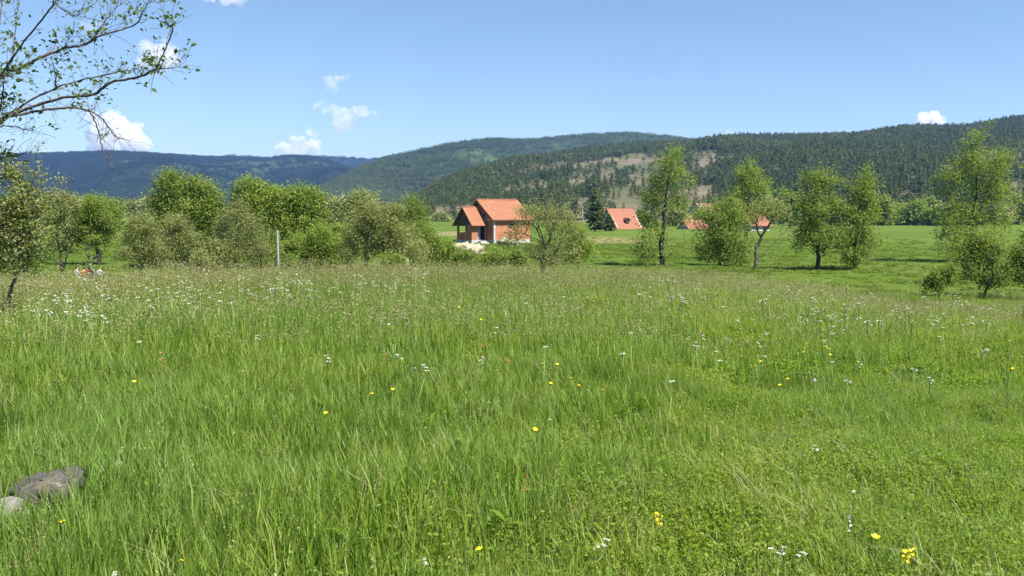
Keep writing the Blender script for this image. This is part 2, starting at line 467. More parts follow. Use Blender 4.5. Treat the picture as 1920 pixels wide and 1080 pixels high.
# ------------------------------------------------------------------ scatter for stuff (geometry nodes)
def scatter(name, co, rot, scl, idx, tint, protos, label=None):
    me = bpy.data.meshes.new(name)
    n = len(co)
    me.vertices.add(n)
    me.vertices.foreach_set('co', np.ascontiguousarray(co, dtype=np.float32).ravel())
    a = me.attributes.new('rot', 'FLOAT_VECTOR', 'POINT'); a.data.foreach_set('vector', np.ascontiguousarray(rot, dtype=np.float32).ravel())
    a = me.attributes.new('scl', 'FLOAT_VECTOR', 'POINT')
    scl = np.asarray(scl, dtype=np.float32)
    if scl.ndim == 1: scl = np.repeat(scl[:, None], 3, 1)
    a.data.foreach_set('vector', np.ascontiguousarray(scl).ravel())
    a = me.attributes.new('idx', 'INT', 'POINT'); a.data.foreach_set('value', np.asarray(idx, dtype=np.int32))
    a = me.attributes.new('tint', 'FLOAT', 'POINT'); a.data.foreach_set('value', np.asarray(tint, dtype=np.float32))
    o = obj(name, me)
    tag(o, label, kind='stuff')
    coll = bpy.data.collections.new(name + '_kinds')
    for pm in protos:
        coll.objects.link(pm)
    ng = bpy.data.node_groups.new(name + '_scatter', 'GeometryNodeTree')
    ng.interface.new_socket('Geometry', in_out='INPUT', socket_type='NodeSocketGeometry')
    ng.interface.new_socket('Geometry', in_out='OUTPUT', socket_type='NodeSocketGeometry')
    gi = ng.nodes.new('NodeGroupInput'); go = ng.nodes.new('NodeGroupOutput')
    ip = ng.nodes.new('GeometryNodeInstanceOnPoints')
    ci = ng.nodes.new('GeometryNodeCollectionInfo')
    ci.inputs['Collection'].default_value = coll
    ci.inputs['Separate Children'].default_value = True
    ci.inputs['Reset Children'].default_value = True

    def attr(nm, typ):
        nn = ng.nodes.new('GeometryNodeInputNamedAttribute')
        nn.data_type = typ
        nn.inputs['Name'].default_value = nm
        return next(s for s in nn.outputs if s.enabled and s.name == 'Attribute')
    L = ng.links.new
    L(gi.outputs[0], ip.inputs['Points'])
    L(ci.outputs[0], ip.inputs['Instance'])
    ip.inputs['Pick Instance'].default_value = True
    L(attr('idx', 'INT'), ip.inputs['Instance Index'])
    L(attr('rot', 'FLOAT_VECTOR'), ip.inputs['Rotation'])
    L(attr('scl', 'FLOAT_VECTOR'), ip.inputs['Scale'])
    L(ip.outputs[0], go.inputs[0])
    md = o.modifiers.new('scatter', 'NODES')
    md.node_group = ng
    return o


def proto(name, me):
    return bpy.data.objects.new(name, me)


def blades(n, h, w, spread, lean, r, mat_slot=0, hvar=0.35, segs=3):
    """n curved grass blades -> V, quads, tris, var(face)"""
    bx = r.normal(0, spread, n); by = r.normal(0, spread, n)
    H = h * r.uniform(1 - hvar, 1 + hvar * 0.6, n)
    az = r.uniform(0, 2 * np.pi, n)
    ln = lean * r.uniform(0.15, 1.2, n) * H
    face = az + np.pi / 2 + r.normal(0, 0.5, n)
    ws = w * r.uniform(0.6, 1.3, n)
    rows = []
    for k in range(segs + 1):
        t = k / segs
        cx = bx + np.cos(az) * ln * t ** 2.2
        cy = by + np.sin(az) * ln * t ** 2.2
        cz = H * (t - 0.22 * np.minimum(ln / H, 1.2) * t ** 3)
        ww = ws * (1 - t ** 1.8) * 0.5
        if k == segs:
            rows.append(np.stack([cx, cy, cz], -1)[:, None])
        else:
            dx, dy = np.cos(face) * ww, np.sin(face) * ww
            rows.append(np.stack([np.stack([cx - dx, cy - dy, cz], -1), np.stack([cx + dx, cy + dy, cz], -1)], 1))
    V = np.concatenate(rows, 1)              # n, 2*segs+1, 3
    m = V.shape[1]
    base = np.arange(n)[:, None] * m
    Q = np.concatenate([base + np.array([[2 * k, 2 * k + 1, 2 * k + 3, 2 * k + 2]]) for k in range(segs - 1)], 0)
    T = base + np.array([[2 * segs - 2, 2 * segs - 1, 2 * segs]])
    var = r.uniform(0, 1, n) ** 1.3
    return V.reshape(-1, 3), Q, T, np.concatenate([np.tile(var, segs - 1)]), var


def tuft(name, n, h, w, spread, lean, seed, hvar=0.35, dead=0.04, mat='blade'):
    r = np.random.default_rng(seed)
    V, Q, T, vq, vt = blades(n, h, w, spread, lean, r, hvar=hvar)
    k = r.random(n) < dead
    vt = np.where(k, 1.4, vt)
    vq = np.tile(vt, len(Q) // n)
    return proto(name, mk_mesh(name, V, [Q, T], [MAT[mat]], smooth=True, attrs={'var': np.concatenate([vq, vt])}))


def leafquads(P, size, r, up=0.6, aspect=0.55):
    """diamond leaves centred on P"""
    n = len(P)
    nrm = r.normal(0, 1, (n, 3)); nrm[:, 2] = np.abs(nrm[:, 2]) + up
    nrm /= np.linalg.norm(nrm, axis=1)[:, None]
    t = r.normal(0, 1, (n, 3))
    t -= nrm * np.sum(t * nrm, 1)[:, None]
    t /= np.linalg.norm(t, axis=1)[:, None] + 1e-9
    b = np.cross(nrm, t)
    s = (size * r.uniform(0.6, 1.35, n))[:, None]
    V = np.stack([P - t * s * 0.5, P + b * s * 0.5 * aspect + t * s * 0.05 + nrm * s * 0.06, P + t * s * 0.5, P - b * s * 0.5 * aspect + t * s * 0.05 + nrm * s * 0.06], 1).reshape(-1, 3)
    Q = np.arange(n * 4).reshape(n, 4)
    return V, Q


def herb(name, nst, h, leaf, spread, seed):
    r = np.random.default_rng(seed)
    P = []
    for k in range(nst):
        x, y = r.normal(0, spread, 2)
        hh = h * r.uniform(0.4, 1.1)
        a, l = r.uniform(0, 6.28), r.uniform(0, 0.4) * hh
        for q in range(int(r.integers(6, 12))):
            t = r.uniform(0.25, 1)
            P.append((x + math.cos(a) * l * t + r.normal(0, leaf * 1.1), y + math.sin(a) * l * t + r.normal(0, leaf * 1.1), hh * t))
    P = np.array(P)
    V, Q = leafquads(P, leaf, r, up=1.0, aspect=0.62)
    nb = nst
    V2, Q2, T2, _, vt = blades(nb, h * 0.9, 0.004, spread, 0.5, r)
    n0 = len(V)
    var = np.concatenate([r.uniform(0, 1, len(Q)), np.tile(vt, len(Q2) // nb), vt])
    return proto(name, mk_mesh(name, np.concatenate([V, V2]), [Q, Q2 + n0, T2 + n0], [MAT['herb']], attrs={'var': var}))


def seedtuft(name, nst, h, spread, seed, w=0.004, hd=0.016, nh=9):
    """thin stems with loose seed panicles"""
    r = np.random.default_rng(seed)
    V, Q, T, vq, vt = blades(nst, h, w, spread, 0.22, r, hvar=0.25)
    segs = 3; m = 2 * segs + 1
    tips = V.reshape(nst, m, 3)[:, -1]
    dirv = tips - V.reshape(nst, m, 3)[:, -2]
    P = (tips[:, None] - dirv[:, None] * r.uniform(-0.1, 0.75, (nst, nh, 1)) + r.normal(0, hd * 0.9, (nst, nh, 3))).reshape(-1, 3)
    V2, Q2 = leafquads(P, hd, r, up=0.0, aspect=0.5)
    n0 = len(V)
    nq = len(Q)
    midx = np.concatenate([np.zeros(nq), np.ones(len(Q2)), np.zeros(len(T))])
    var = np.concatenate([np.tile(vt, nq // nst) * 0.5 + 0.4, r.uniform(0, 1, len(Q2)), vt * 0.5 + 0.4])
    return proto(name, mk_mesh(name, np.concatenate([V, V2]), [np.concatenate([Q, Q2 + n0]), T], [MAT['blade'], MAT['seed']], midx=midx, attrs={'var': var}))


def sample_band(y0, y1, rho, margin=2.0, half=0.62):
    """points on the ground with density rho per m2 for depth y0..y1 over the field of view plus a margin"""
    area = half * (y1 ** 2 - y0 ** 2) + 2 * margin * (y1 - y0)
    n = int(area * rho)
    y = np.sqrt(rng.random(n * 2) * (y1 ** 2 - y0 ** 2) + y0 ** 2)
    x = rng.uniform(-1, 1, n * 2) * (half * y1 + margin)
    k = np.abs(x) < half * y + margin
    x, y = x[k][:n], y[k][:n]
    return x, y


def finish(x, y, sc, tint, lo=-0.01):
    n = len(x)
    z = ground(x, y) + lo
    rot = np.stack([rng.normal(0, 0.10, n), rng.normal(0, 0.10, n), rng.uniform(0, 6.283, n)], -1)
    return np.stack([x, y, z], -1), rot, sc, tint


def dock(name, n, ln, seed):
    """rosette of broad arching leaves"""
    r = np.random.default_rng(seed)
    V, Q, v = [], [], []
    for k in range(n):
        a = r.uniform(0, 6.28); l = ln * r.uniform(.6, 1.3); w = l * r.uniform(.22, .34); h0 = r.uniform(.03, .14)
        d = np.array([math.cos(a), math.sin(a), 0]); sd = np.array([-math.sin(a), math.cos(a), 0])
        el = r.uniform(.3, 1.3)
        o = len(V)
        for t, ww in ((0, .15), (.3, .9), (.6, 1.0), (.85, .6), (1.0, .05)):
            c = d * l * t * math.cos(el * (1 - .5 * t)) + np.array([0, 0, h0 + l * math.sin(el) * t * (1 - .55 * t)])
            V += [c - sd * w * ww * .5 + np.array([0, 0, .12 * w * ww]), c, c + sd * w * ww * .5 + np.array([0, 0, .12 * w * ww])]
        for i in range(4):
            for j in range(2):
                Q.append([o + 3 * i + j, o + 3 * i + j + 1, o + 3 * i + j + 4, o + 3 * i + j + 3])
        v += [r.uniform(.2, 1)] * 8
    return proto(name, mk_mesh(name, np.array(V), [np.array(Q)], [MAT['herb']], smooth=True, attrs={'var': np.array(v)}))


def straw(name, n, h, seed):
    r = np.random.default_rng(seed)
    V, Q, T, vq, vt = blades(n, h, 0.0045, 0.07, 1.3, r)
    vt = r.uniform(.2, 1, n)
    return proto(name, mk_mesh(name, V, [Q, T], [MAT['seed']], smooth=True, attrs={'var': np.concatenate([np.tile(vt, len(Q) // n), vt])}))


RIGHT = lambda x, y: sstep(-0.24, 0.42, x / np.maximum(y, 1) + 0.09 * NZ_mid(x, y) + 0.05 * NZ_clump(x, y))   # 0 tall blades (left) .. 1 short herbs (right)
GD = {}
protos_near = [tuft('grass_tuft', 30, 0.23, 0.0085, 0.065, 0.40, 1), tuft('grass_tuft.001', 26, 0.26, 0.0095, 0.060, 0.36, 2),
               tuft('grass_tuft.002', 34, 0.18, 0.0070, 0.075, 0.62, 3), tuft('grass_tuft.003', 28, 0.17, 0.0060, 0.075, 0.9, 4, dead=0.30),
               herb('meadow_herb', 15, 0.15, 0.018, 0.065, 5), herb('meadow_herb.001', 15, 0.18, 0.023, 0.070, 6), herb('meadow_herb.002', 18, 0.12, 0.014, 0.07, 7),
               seedtuft('seed_grass', 4, 0.40, 0.05, 8, 0.003, 0.008, 8), seedtuft('seed_grass.001', 3, 0.34, 0.06, 9, 0.003, 0.011, 7),
               dock('wild_dock', 9, 0.085, 10), straw('withered_tuft', 16, 0.26, 11)]
protos_far = [tuft('meadow_tuft', 30, 0.30, 0.013, 0.13, 0.34, 21), tuft('meadow_tuft.001', 30, 0.34, 0.014, 0.12, 0.30, 22),
              tuft('meadow_tuft.002', 34, 0.22, 0.012, 0.14, 0.6, 23, dead=0.12),
              herb('wild_herb', 14, 0.22, 0.045, 0.13, 24),
              seedtuft('wild_seed_grass', 10, 0.44, 0.14, 25, 0.007, 0.022, 7), seedtuft('wild_seed_grass.001', 9, 0.52, 0.14, 26, 0.007, 0.022, 7)]


def meadow_band(y0, y1, rho, far):
    x, y = sample_band(y0, y1, rho)
    n = len(x)
    rt = RIGHT(x, y)
    d = np.hypot(x, y)
    u = rng.random(n)
    clump = NZ_mid(x, y) * 0.5 + NZ_clump(x, y) * 0.3
    if not far:
        ph = np.clip(0.06 + 0.60 * rt + 0.22 * clump, 0.02, 0.60)
        isherb = u < ph
        idx = np.where(isherb, 4 + rng.integers(0, 3, n), np.where(rt + rng.normal(0, .2, n) > 0.55, 2 + rng.integers(0, 2, n), rng.choice([0, 0, 1, 1, 2, 3], n)))
        q_ = rng.random(n)
        idx = np.where((q_ < 0.06) & ~isherb, 7 + rng.integers(0, 2, n), idx)
        idx = np.where((q_ > 0.955) & (q_ < 0.972), 9, idx)
        idx = np.where(q_ > 0.965 - 0.02 * (clump < -0.3), 10, idx)
    else:
        band = sstep(13, 22, d)
        ps = np.clip(0.14 + 0.38 * band + 0.10 * clump, 0.01, 0.5)
        ph = np.clip(0.06 + 0.42 * rt * (1 - 0.5 * band), 0, 0.6)
        idx = np.where(u < ps, 4 + rng.integers(0, 2, n), np.where(u < ps + ph, 3, np.where(rt > 0.6, rng.choice([0, 2, 2], n), rng.choice([0, 0, 1, 2], n))))
    sc = rng.uniform(0.72, 1.25, n) * (1.05 - 0.30 * rt) * (1 + 0.16 * np.clip(clump, -1.3, 1.3))
    if far: sc = sc * (0.92 + 0.22 * band * (1 - 0.3 * rt))
    # nothing grows where the stones lie
    keep = np.ones(n, bool)
    for sx, sy, sr in STONES:
        keep &= np.hypot(x - sx, y - sy) > sr * rng.uniform(0.75, 1.05, n)
    tint = np.clip(0.42 + 0.27 * clump + 0.26 * rt + rng.normal(0, 0.22, n), 0, 1.2)
    co, rot, sc, tint = finish(x[keep], y[keep], sc[keep], tint[keep])
    return co, rot, sc, idx[keep], tint


# stone footprints (x, y, radius): the flat stone and its neighbours by the lower left edge
STONES = [(-2.34, 4.60, 0.22), (-2.40, 4.38, 0.12), (-2.26, 4.40, 0.13), (-2.50, 4.49, 0.17), (-2.50, 4.28, 0.13), (-2.23, 5.16, 0.09), (-2.22, 5.05, .08), (-2.09, 5.24, 0.07), (-2.08, 5.14, 0.06)]

b1 = meadow_band(2.2, 5.5, 190, False)
b2 = meadow_band(5.5, 9.0, 140, False)
cat = lambda *b: [np.concatenate(z) for z in zip(*b)]
co, rot, sc, idx, tint = cat(b1, b2)
scatter('meadow_grass', co, rot, sc, idx, tint, protos_near, 'lush green grass and low herbs of the near meadow')
b3 = meadow_band(9.0, 15, 62, True)
b4 = meadow_band(15, 26, 32, True)
b5 = meadow_band(26, 50, 10, True)
co, rot, sc, idx, tint = cat(b3, b4, b5)
scatter('tall_meadow_grass', co, rot, sc, idx, tint, protos_far, 'taller flowering grass with brownish seed heads toward the meadow edge')
x, y = sample_band(48, 170, 1.6)
k = rng.random(len(x)) < sstep(185, 60, np.hypot(x, y))
x, y = x[k], y[k]
tint = np.clip(0.55 + 0.2 * NZ_mid(x, y) + rng.normal(0, .15, len(x)), 0, 1)
co, rot, sc, tint = finish(x, y, rng.uniform(0.5, 1.0, len(x)) * (0.8 + 0.2 * NZ_mid(x, y)), tint)
scatter('field_grass', co, rot, np.stack([sc * 2.6, sc * 2.6, sc * 0.75], -1), rng.integers(0, 3, len(x)), tint,
        [tuft('field_tuft', 40, 0.36, 0.03, 0.14, 0.7, 31, mat='field_blade'), tuft('field_tuft.001', 40, 0.28, 0.03, 0.15, 0.8, 32, mat='field_blade'), tuft('field_tuft.002', 40, 0.40, 0.03, 0.14, 0.6, 33, mat='field_blade')],
        'shorter bright grass of the field beyond the bank')


# ------------------------------------------------------------------ forest
def pine_mesh(name, h, rad, nl, seed, mat, bark, base=0.15, leaf=0.9, irregular=0.3, rounding=0.95):
    """one small conifer: tapered trunk and whorls of drooping sprays"""
    r = np.random.default_rng(seed)
    t = r.uniform(0, 1, nl) ** 0.75
    prof = (1 - t ** 1.7) ** rounding * (0.55 + 0.45 * np.minimum(1, (t + 0.08) * 4))
    lob = 1 + irregular * np.sin(t * 26 + r.uniform(0, 6)) + r.normal(0, irregular * 0.4, nl)
    a = r.uniform(0, 6.283, nl)
    rr = rad * prof * np.clip(lob, 0.3, 1.6) * r.uniform(0.35, 1.0, nl)
    z = h * (base + (1 - base) * t)
    P = np.stack([np.cos(a) * rr, np.sin(a) * rr, z], -1)
    out_ = np.stack([np.cos(a), np.sin(a), r.normal(-0.25, 0.25, nl)], -1)
    s = leaf * r.uniform(0.6, 1.3, nl)[:, None] * (0.55 + 0.45 * (1 - t))[:, None]
    side = np.stack([-np.sin(a), np.cos(a), r.normal(0, 0.4, nl)], -1)
    V = np.stack([P - out_ * s * 0.4 - side * s * 0.42, P - out_ * s * 0.4 + side * s * 0.42, P + out_ * s * 0.75 + side * s * 0.2, P + out_ * s * 0.75 - side * s * 0.2], 1).reshape(-1, 3)
    Q = np.arange(nl * 4).reshape(nl, 4)
    k = 5
    ang_ = np.arange(k) * 2 * np.pi / k
    rb = h * 0.016
    ring = lambda zz, q: np.stack([np.cos(ang_) * q, np.sin(ang_) * q, np.full(k, zz)], -1)
    V2 = np.concatenate([ring(-0.3, rb), ring(h * 0.97, rb * 0.15)])
    i = np.arange(k)
    Q2 = np.stack([i, (i + 1) % k, (i + 1) % k + k, i + k], -1) + len(V)
    midx = np.concatenate([np.zeros(nl), np.ones(k)])
    return mk_mesh(name, np.concatenate([V, V2]), [np.concatenate([Q, Q2])], [mat, bark], midx=midx, attrs={'var': np.concatenate([r.uniform(0, 1, nl), np.zeros(k)])})


def crown_mesh(name, h, rad, nl, seed, mat, bark, leaf=0.9):
    r = np.random.default_rng(seed)
    c = r.normal(0, 1, (7, 3)) * np.array([rad * 0.45, rad * 0.45, h * 0.16]) + np.array([0, 0, h * 0.62])
    P = c[r.integers(0, 7, nl)] + r.normal(0, 1, (nl, 3)) * np.array([rad * 0.28, rad * 0.28, h * 0.11])
    V, Q = leafquads(P, leaf, r, up=0.4, aspect=0.8)
    k = 5
    ang_ = np.arange(k) * 2 * np.pi / k
    ring = lambda zz, q: np.stack([np.cos(ang_) * q, np.sin(ang_) * q, np.full(k, zz)], -1)
    V2 = np.concatenate([ring(-0.3, h * 0.02), ring(h * 0.7, h * 0.006)])
    i = np.arange(k)
    Q2 = np.stack([i, (i + 1) % k, (i + 1) % k + k, i + k], -1) + len(V)
    return mk_mesh(name, np.concatenate([V, V2]), [np.concatenate([Q, Q2])], [mat, bark], midx=np.concatenate([np.zeros(nl), np.ones(k)]),
                   attrs={'var': np.concatenate([r.uniform(0, 1, nl), np.zeros(k)])})


def clearing(u, v):
    """1 inside the bare patches of the hillside"""
    E = [(1135, 318, 75, 17, -0.12), (1200, 305, 55, 16, 0.0), (1180, 372, 62, 40, -0.1), (1330, 300, 42, 16, -0.2), (1000, 352, 50, 16, -0.1),
         (1080, 345, 70, 14, -0.1), (1110, 392, 60, 18, -0.1), (1235, 335, 40, 20, 0), (1315, 372, 26, 24, 0), (1690, 374, 44, 12, 0), (1780, 322, 26, 10, 0), (1905, 362, 40, 26, 0), (850, 397, 60, 8, 0), (960, 395, 60, 10, 0)]
    m = np.zeros_like(u)
    for a, b, ra, rb, s in E:
        dx = (u - a); dy = (v - b) - s * dx
        wob = 0.25 * np.sin(u * 0.11 + a) + 0.25 * np.sin(v * 0.23 + u * 0.05 + b)
        m = np.maximum(m, sstep(1.2, 0.78, np.hypot(dx / ra, dy / rb) + wob))
    return m


# near hillside
n = 88000
u = rng.uniform(690, 2500, n)
_, yb, yr = near_h.params(u)
t = rng.random(n)
Y = np.sqrt(yb ** 2 + t * ((yr * 1.03) ** 2 - yb ** 2))
k = rng.random(n) < (Y / 1500) * 0.0 + (yr ** 2 - yb ** 2) / (1545 ** 2 - 430 ** 2)
u, Y = u[k], Y[k]
x = (u - CX) / F * Y
z = near_h.height(u, Y)
v = HY - (z - EYE) / Y * F
cl = clearing(u, v)
dens = 0.60 + 0.22 * NZ_hill(x, Y)
dens = np.clip(dens, 0.25, 0.95)
dens = np.where(u < 1330, dens * 0.85, dens)
keep = rng.random(len(u)) < dens * (1 - 0.92 * cl)
incl = keep & (cl > 0.5)
forest = keep & ~incl
x, Y, z, u, v, cl = x, Y, z, u, v, cl
P = np.stack([x, Y, z], -1)
# the pines that show largest stand as trees of their own: clearing and the foot of the hill
ids = np.where(keep & (u > 760) & (u < 1930) & (z > -1.5))[0]
score = Y[ids] - 320 * (cl[ids] > 0.35)
ids = ids[np.argsort(score)][:260]
single = np.zeros(len(u), bool); single[ids] = True
fi = np.where(keep & ~single)[0]
print('forest', len(fi), 'single', len(ids))
protos_pine = [pine_mesh('pine', 10.5 - .6 * i, 2.3 + .2 * i, 170, 40 + i, MAT['needle_far'], MAT['bark_dark'], base=0.14 + 0.06 * i, leaf=1.1, rounding=0.9 - 0.13 * i) for i in range(4)]
protos_pine += [crown_mesh('broadleaf', 8.5, 3.2, 190, 50, MAT['needle_far'], MAT['bark_dark'], 1.2)]
pob = [proto('forest_pine' + ('.%03d' % i if i else ''), m) for i, m in enumerate(protos_pine)]
nf = len(fi)
scl = rng.uniform(0.62, 1.15, nf) * (0.95 + 0.12 * NZ_hill(x[fi], Y[fi]))
rotf = np.stack([rng.normal(0, .03, nf), rng.normal(0, .03, nf), rng.uniform(0, 6.28, nf)], -1)
tintf = np.clip(0.40 + 0.25 * NZ_hill2(x[fi], Y[fi]) * 0.6 + rng.normal(0, .22, nf) + 0.25 * (u[fi] < 1300), 0, 1.2)
idf = np.where(rng.random(nf) < 0.22, 4, rng.integers(0, 4, nf))
scatter('pine_forest', P[fi], rotf, np.stack([scl, scl, scl * rng.uniform(.85, 1.15, nf)], -1), idf, tintf, pob, 'dense dark pine forest covering the nearer hillside')

sp_mesh = [pine_mesh('pine_tree', 11.0, 2.7, 380, 60 + i, MAT['needle'], MAT['bark'], base=0.10 + 0.05 * (i % 3), leaf=0.8, rounding=0.95 - .1 * i) for i in range(5)]


def pine_zone(uu, vv, c):
    if c > 0.35:
        if uu < 1060: return 'dark pine in the small bare patch of hillside above the tiled farmhouse'
        if vv < 338 and uu < 1265: return 'dark pine in the upper brown clearing of the hillside'
        if uu < 1265: return 'dark pine in the lower brown clearing behind the dormered red roof'
        if uu < 1400: return 'dark pine in the pale stony gap right of the tall thin tree'
        return 'dark pine beside a bare patch at the right end of the hillside'
    if uu < 1060: return 'pine at the foot of the hillside behind the unfinished brick house'
    if uu < 1265: return 'pine at the foot of the hillside just below the brown clearing'
    if uu < 1480: return 'pine at the foot of the hillside behind the red roofed hamlet'
    return 'pine at the foot of the dark right hand hillside, above the bright field'


for q, i in enumerate(ids):
    o = obj('pine_tree', sp_mesh[q % 5])
    o.location = P[i] - np.array([0, 0, 0.2])
    o.rotation_euler = (rng.normal(0, .02), rng.normal(0, .02), rng.uniform(0, 6.28))
    s = rng.uniform(0.55, 1.05)
    o.scale = (s, s, s * rng.uniform(.9, 1.15))
    tag(o, pine_zone(u[i], v[i], cl[i]), 'pine tree', 'pines standing apart on the near hillside')

# middle hill: clumps of a dozen trees
def clump(name, seed, nt_=14, rad=16, mat='needle_far'):
    r = np.random.default_rng(seed)
    ms = [protos_pine[0], protos_pine[2], protos_pine[4]]
    Vs, Qs, vs, off = [], [], [], 0
    for _ in range(nt_):
        m = ms[r.integers(0, 3)]
        nv = len(m.vertices); c = np.empty(nv * 3, np.float32); m.vertices.foreach_get('co', c); c = c.reshape(-1, 3)
        q = np.empty(len(m.loops), np.int32); m.loops.foreach_get('vertex_index', q); q = q.reshape(-1, 4)
        sel = np.concatenate([np.arange(0, len(q) - 5, 3)])
        q = q[sel]
        used = np.unique(q); mp_ = np.full(nv, -1); mp_[used] = np.arange(len(used))
        c = c[used]; q = mp_[q]
        s = r.uniform(0.8, 1.3); a, d = r.uniform(0, 6.28), rad * math.sqrt(r.random())
        c = c * s + np.array([math.cos(a) * d, math.sin(a) * d, -1.0])
        Vs.append(c); Qs.append(q + off); off += len(c); vs.append(r.uniform(0, 1, len(q)))
    return proto(name, mk_mesh(name, np.concatenate(Vs), [np.concatenate(Qs)], [MAT[mat]], attrs={'var': np.concatenate(vs)}))


clumps_blue = [clump('distant_clump' + ('.%03d' % i if i else ''), 80 + i, mat='needle_shaded') for i in range(4)]
clumps = [clump('forest_clump' + ('.%03d' % i if i else ''), 70 + i) for i in range(4)]


def far_forest(name, hill, u0, u1, n, tmin, label, dark, kinds):
    u = rng.uniform(u0, u1, n)
    _, yb, yr = hill.params(u)
    t = tmin + (1.02 - tmin) * np.sqrt(rng.random(n))
    Y = yb + t * (yr - yb)
    z = hill.height(u, Y)
    x = (u - CX) / F * Y
    d = NZ_hill2(x * 0.6, Y * 0.6)
    k = (rng.random(n) < np.clip(0.75 + 0.35 * d, 0.25, 1)) | (t > 0.97)
    x, Y, z, d, t = x[k], Y[k], z[k], d[k], t[k]
    m = len(x)
    s = rng.uniform(0.8, 1.25, m)
    tn = np.clip(dark + 0.3 * -NZ_hill2(x, Y) + rng.normal(0, .15, m), 0, 1.3)
    scatter(name, np.stack([x, Y, z], -1), np.stack([np.zeros(m), np.zeros(m), rng.uniform(0, 6.28, m)], -1), s, rng.integers(0, 4, m), tn, kinds, label)


far_forest('mixed_forest', mid_h, 545, 1500, 6500, 0.0, 'grey green mixed forest covering the hill in the middle distance', 0.55, clumps)
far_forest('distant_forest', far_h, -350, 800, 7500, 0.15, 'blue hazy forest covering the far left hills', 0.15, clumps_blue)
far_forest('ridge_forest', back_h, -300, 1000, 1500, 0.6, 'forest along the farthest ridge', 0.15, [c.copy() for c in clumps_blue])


# ------------------------------------------------------------------ trees
class Skel:
    def __init__(s, p0):
        s.P = [np.array(p0, float)]; s.par = [-1]; s.L = [0.0]; s.dir = [np.array([0, 0, 1.0])]; s.tip = [False]

    def add(s, p, par):
        p = np.asarray(p, float)
        d = p - s.P[par]; l = np.linalg.norm(d) + 1e-9
        s.P.append(p); s.par.append(par); s.L.append(s.L[par] + l); s.dir.append(d / l); s.tip.append(False)
        return len(s.P) - 1

    def path(s, pts, par, n=4, jit=0.0, r=None):
        """smooth path through pts starting at node par"""
        pts = [s.P[par]] + [np.asarray(q, float) for q in pts]
        m = len(pts)
        for i in range(m - 1):
            p0, p1, p2, p3 = pts[max(i - 1, 0)], pts[i], pts[i + 1], pts[min(i + 2, m - 1)]
            for k in range(1, n + 1):
                t = k / n
                q = 0.5 * ((2 * p1) + (-p0 + p2) * t + (2 * p0 - 5 * p1 + 4 * p2 - p3) * t ** 2 + (-p0 + 3 * p1 - 3 * p2 + p3) * t ** 3)
                if jit and r is not None: q = q + r.normal(0, jit, 3)
                par = s.add(q, par)
        return par

    def reach(s, A, bf, step, r, curl=0.35, up=0.1, minL=0.0):
        A = A[np.argsort(np.linalg.norm(A - s.P[0], axis=1) + r.normal(0, 0.15, len(A)))]
        for a in A:
            P = np.array(s.P); L = np.array(s.L)
            d = np.linalg.norm(P - a, axis=1)
            cost = d + bf * L + np.where(L < minL, 1e3, 0)
            j = int(np.argmin(cost))
            l = d[j]
            if l < 0.3 * step: continue
            c = P[j] + s.dir[j] * curl * l + np.array([0, 0, up * l])
            n = max(1, int(round(l / step)))
            par = j
            for k in range(1, n + 1):
                t = k / n
                q = (1 - t) ** 2 * P[j] + 2 * t * (1 - t) * c + t * t * a
                if k < n: q = q + r.normal(0, 0.07 * step, 3)
                par = s.add(q, par)
            s.tip[par] = True

    def counts(s):
        n = len(s.P); c = np.zeros(n)
        ch = np.zeros(n, int)
        for i in range(1, n): ch[s.par[i]] += 1
        for i in range(n - 1, 0, -1):
            if ch[i] == 0: c[i] += 1
            c[s.par[i]] += c[i]
        return np.maximum(c, 1)


def tubes(P, par, rad, k=5):
    """all skeleton edges as tapered tubes (arrays)"""
    P = np.array(P); par = np.array(par)
    e = np.arange(1, len(P))
    a, b = P[par[e]], P[e]
    ra, rb = np.minimum(rad[par[e]], rad[e] * 1.35), rad[e]
    d = b - a
    l = np.linalg.norm(d, axis=1)[:, None] + 1e-9
    d = d / l
    ref = np.where(np.abs(d[:, 2:3]) > 0.9, np.array([[1.0, 0, 0]]), np.array([[0, 0, 1.0]]))
    x = np.cross(d, ref); x /= np.linalg.norm(x, axis=1)[:, None]
    y = np.cross(d, x)
    an = np.arange(k) * 2 * np.pi / k
    off = x[:, None] * np.cos(an)[None, :, None] + y[:, None] * np.sin(an)[None, :, None]
    V = np.concatenate([a[:, None] - d[:, None] * ra[:, None, None] * 0.2 + off * ra[:, None, None], b[:, None] + off * rb[:, None, None]], 1)
    i = np.arange(k)
    q = np.stack([i, (i + 1) % k, (i + 1) % k + k, i + k], -1)
    Q = (np.arange(len(e)) * 2 * k)[:, None, None] + q[None]
    return V.reshape(-1, 3), Q.reshape(-1, 4)


def blob_points(blobs, n, r, surf=0.55):
    w = np.array([b[6] * (b[3] * b[4] * b[5]) ** 0.72 for b in blobs]); w = w / w.sum()
    pick = r.choice(len(blobs), n, p=w)
    B = np.array([b[:6] for b in blobs])[pick]
    d = r.normal(0, 1, (n, 3)); d /= np.linalg.norm(d, axis=1)[:, None]
    rad = r.random(n) ** surf
    return B[:, :3] + d * rad[:, None] * B[:, 3:]


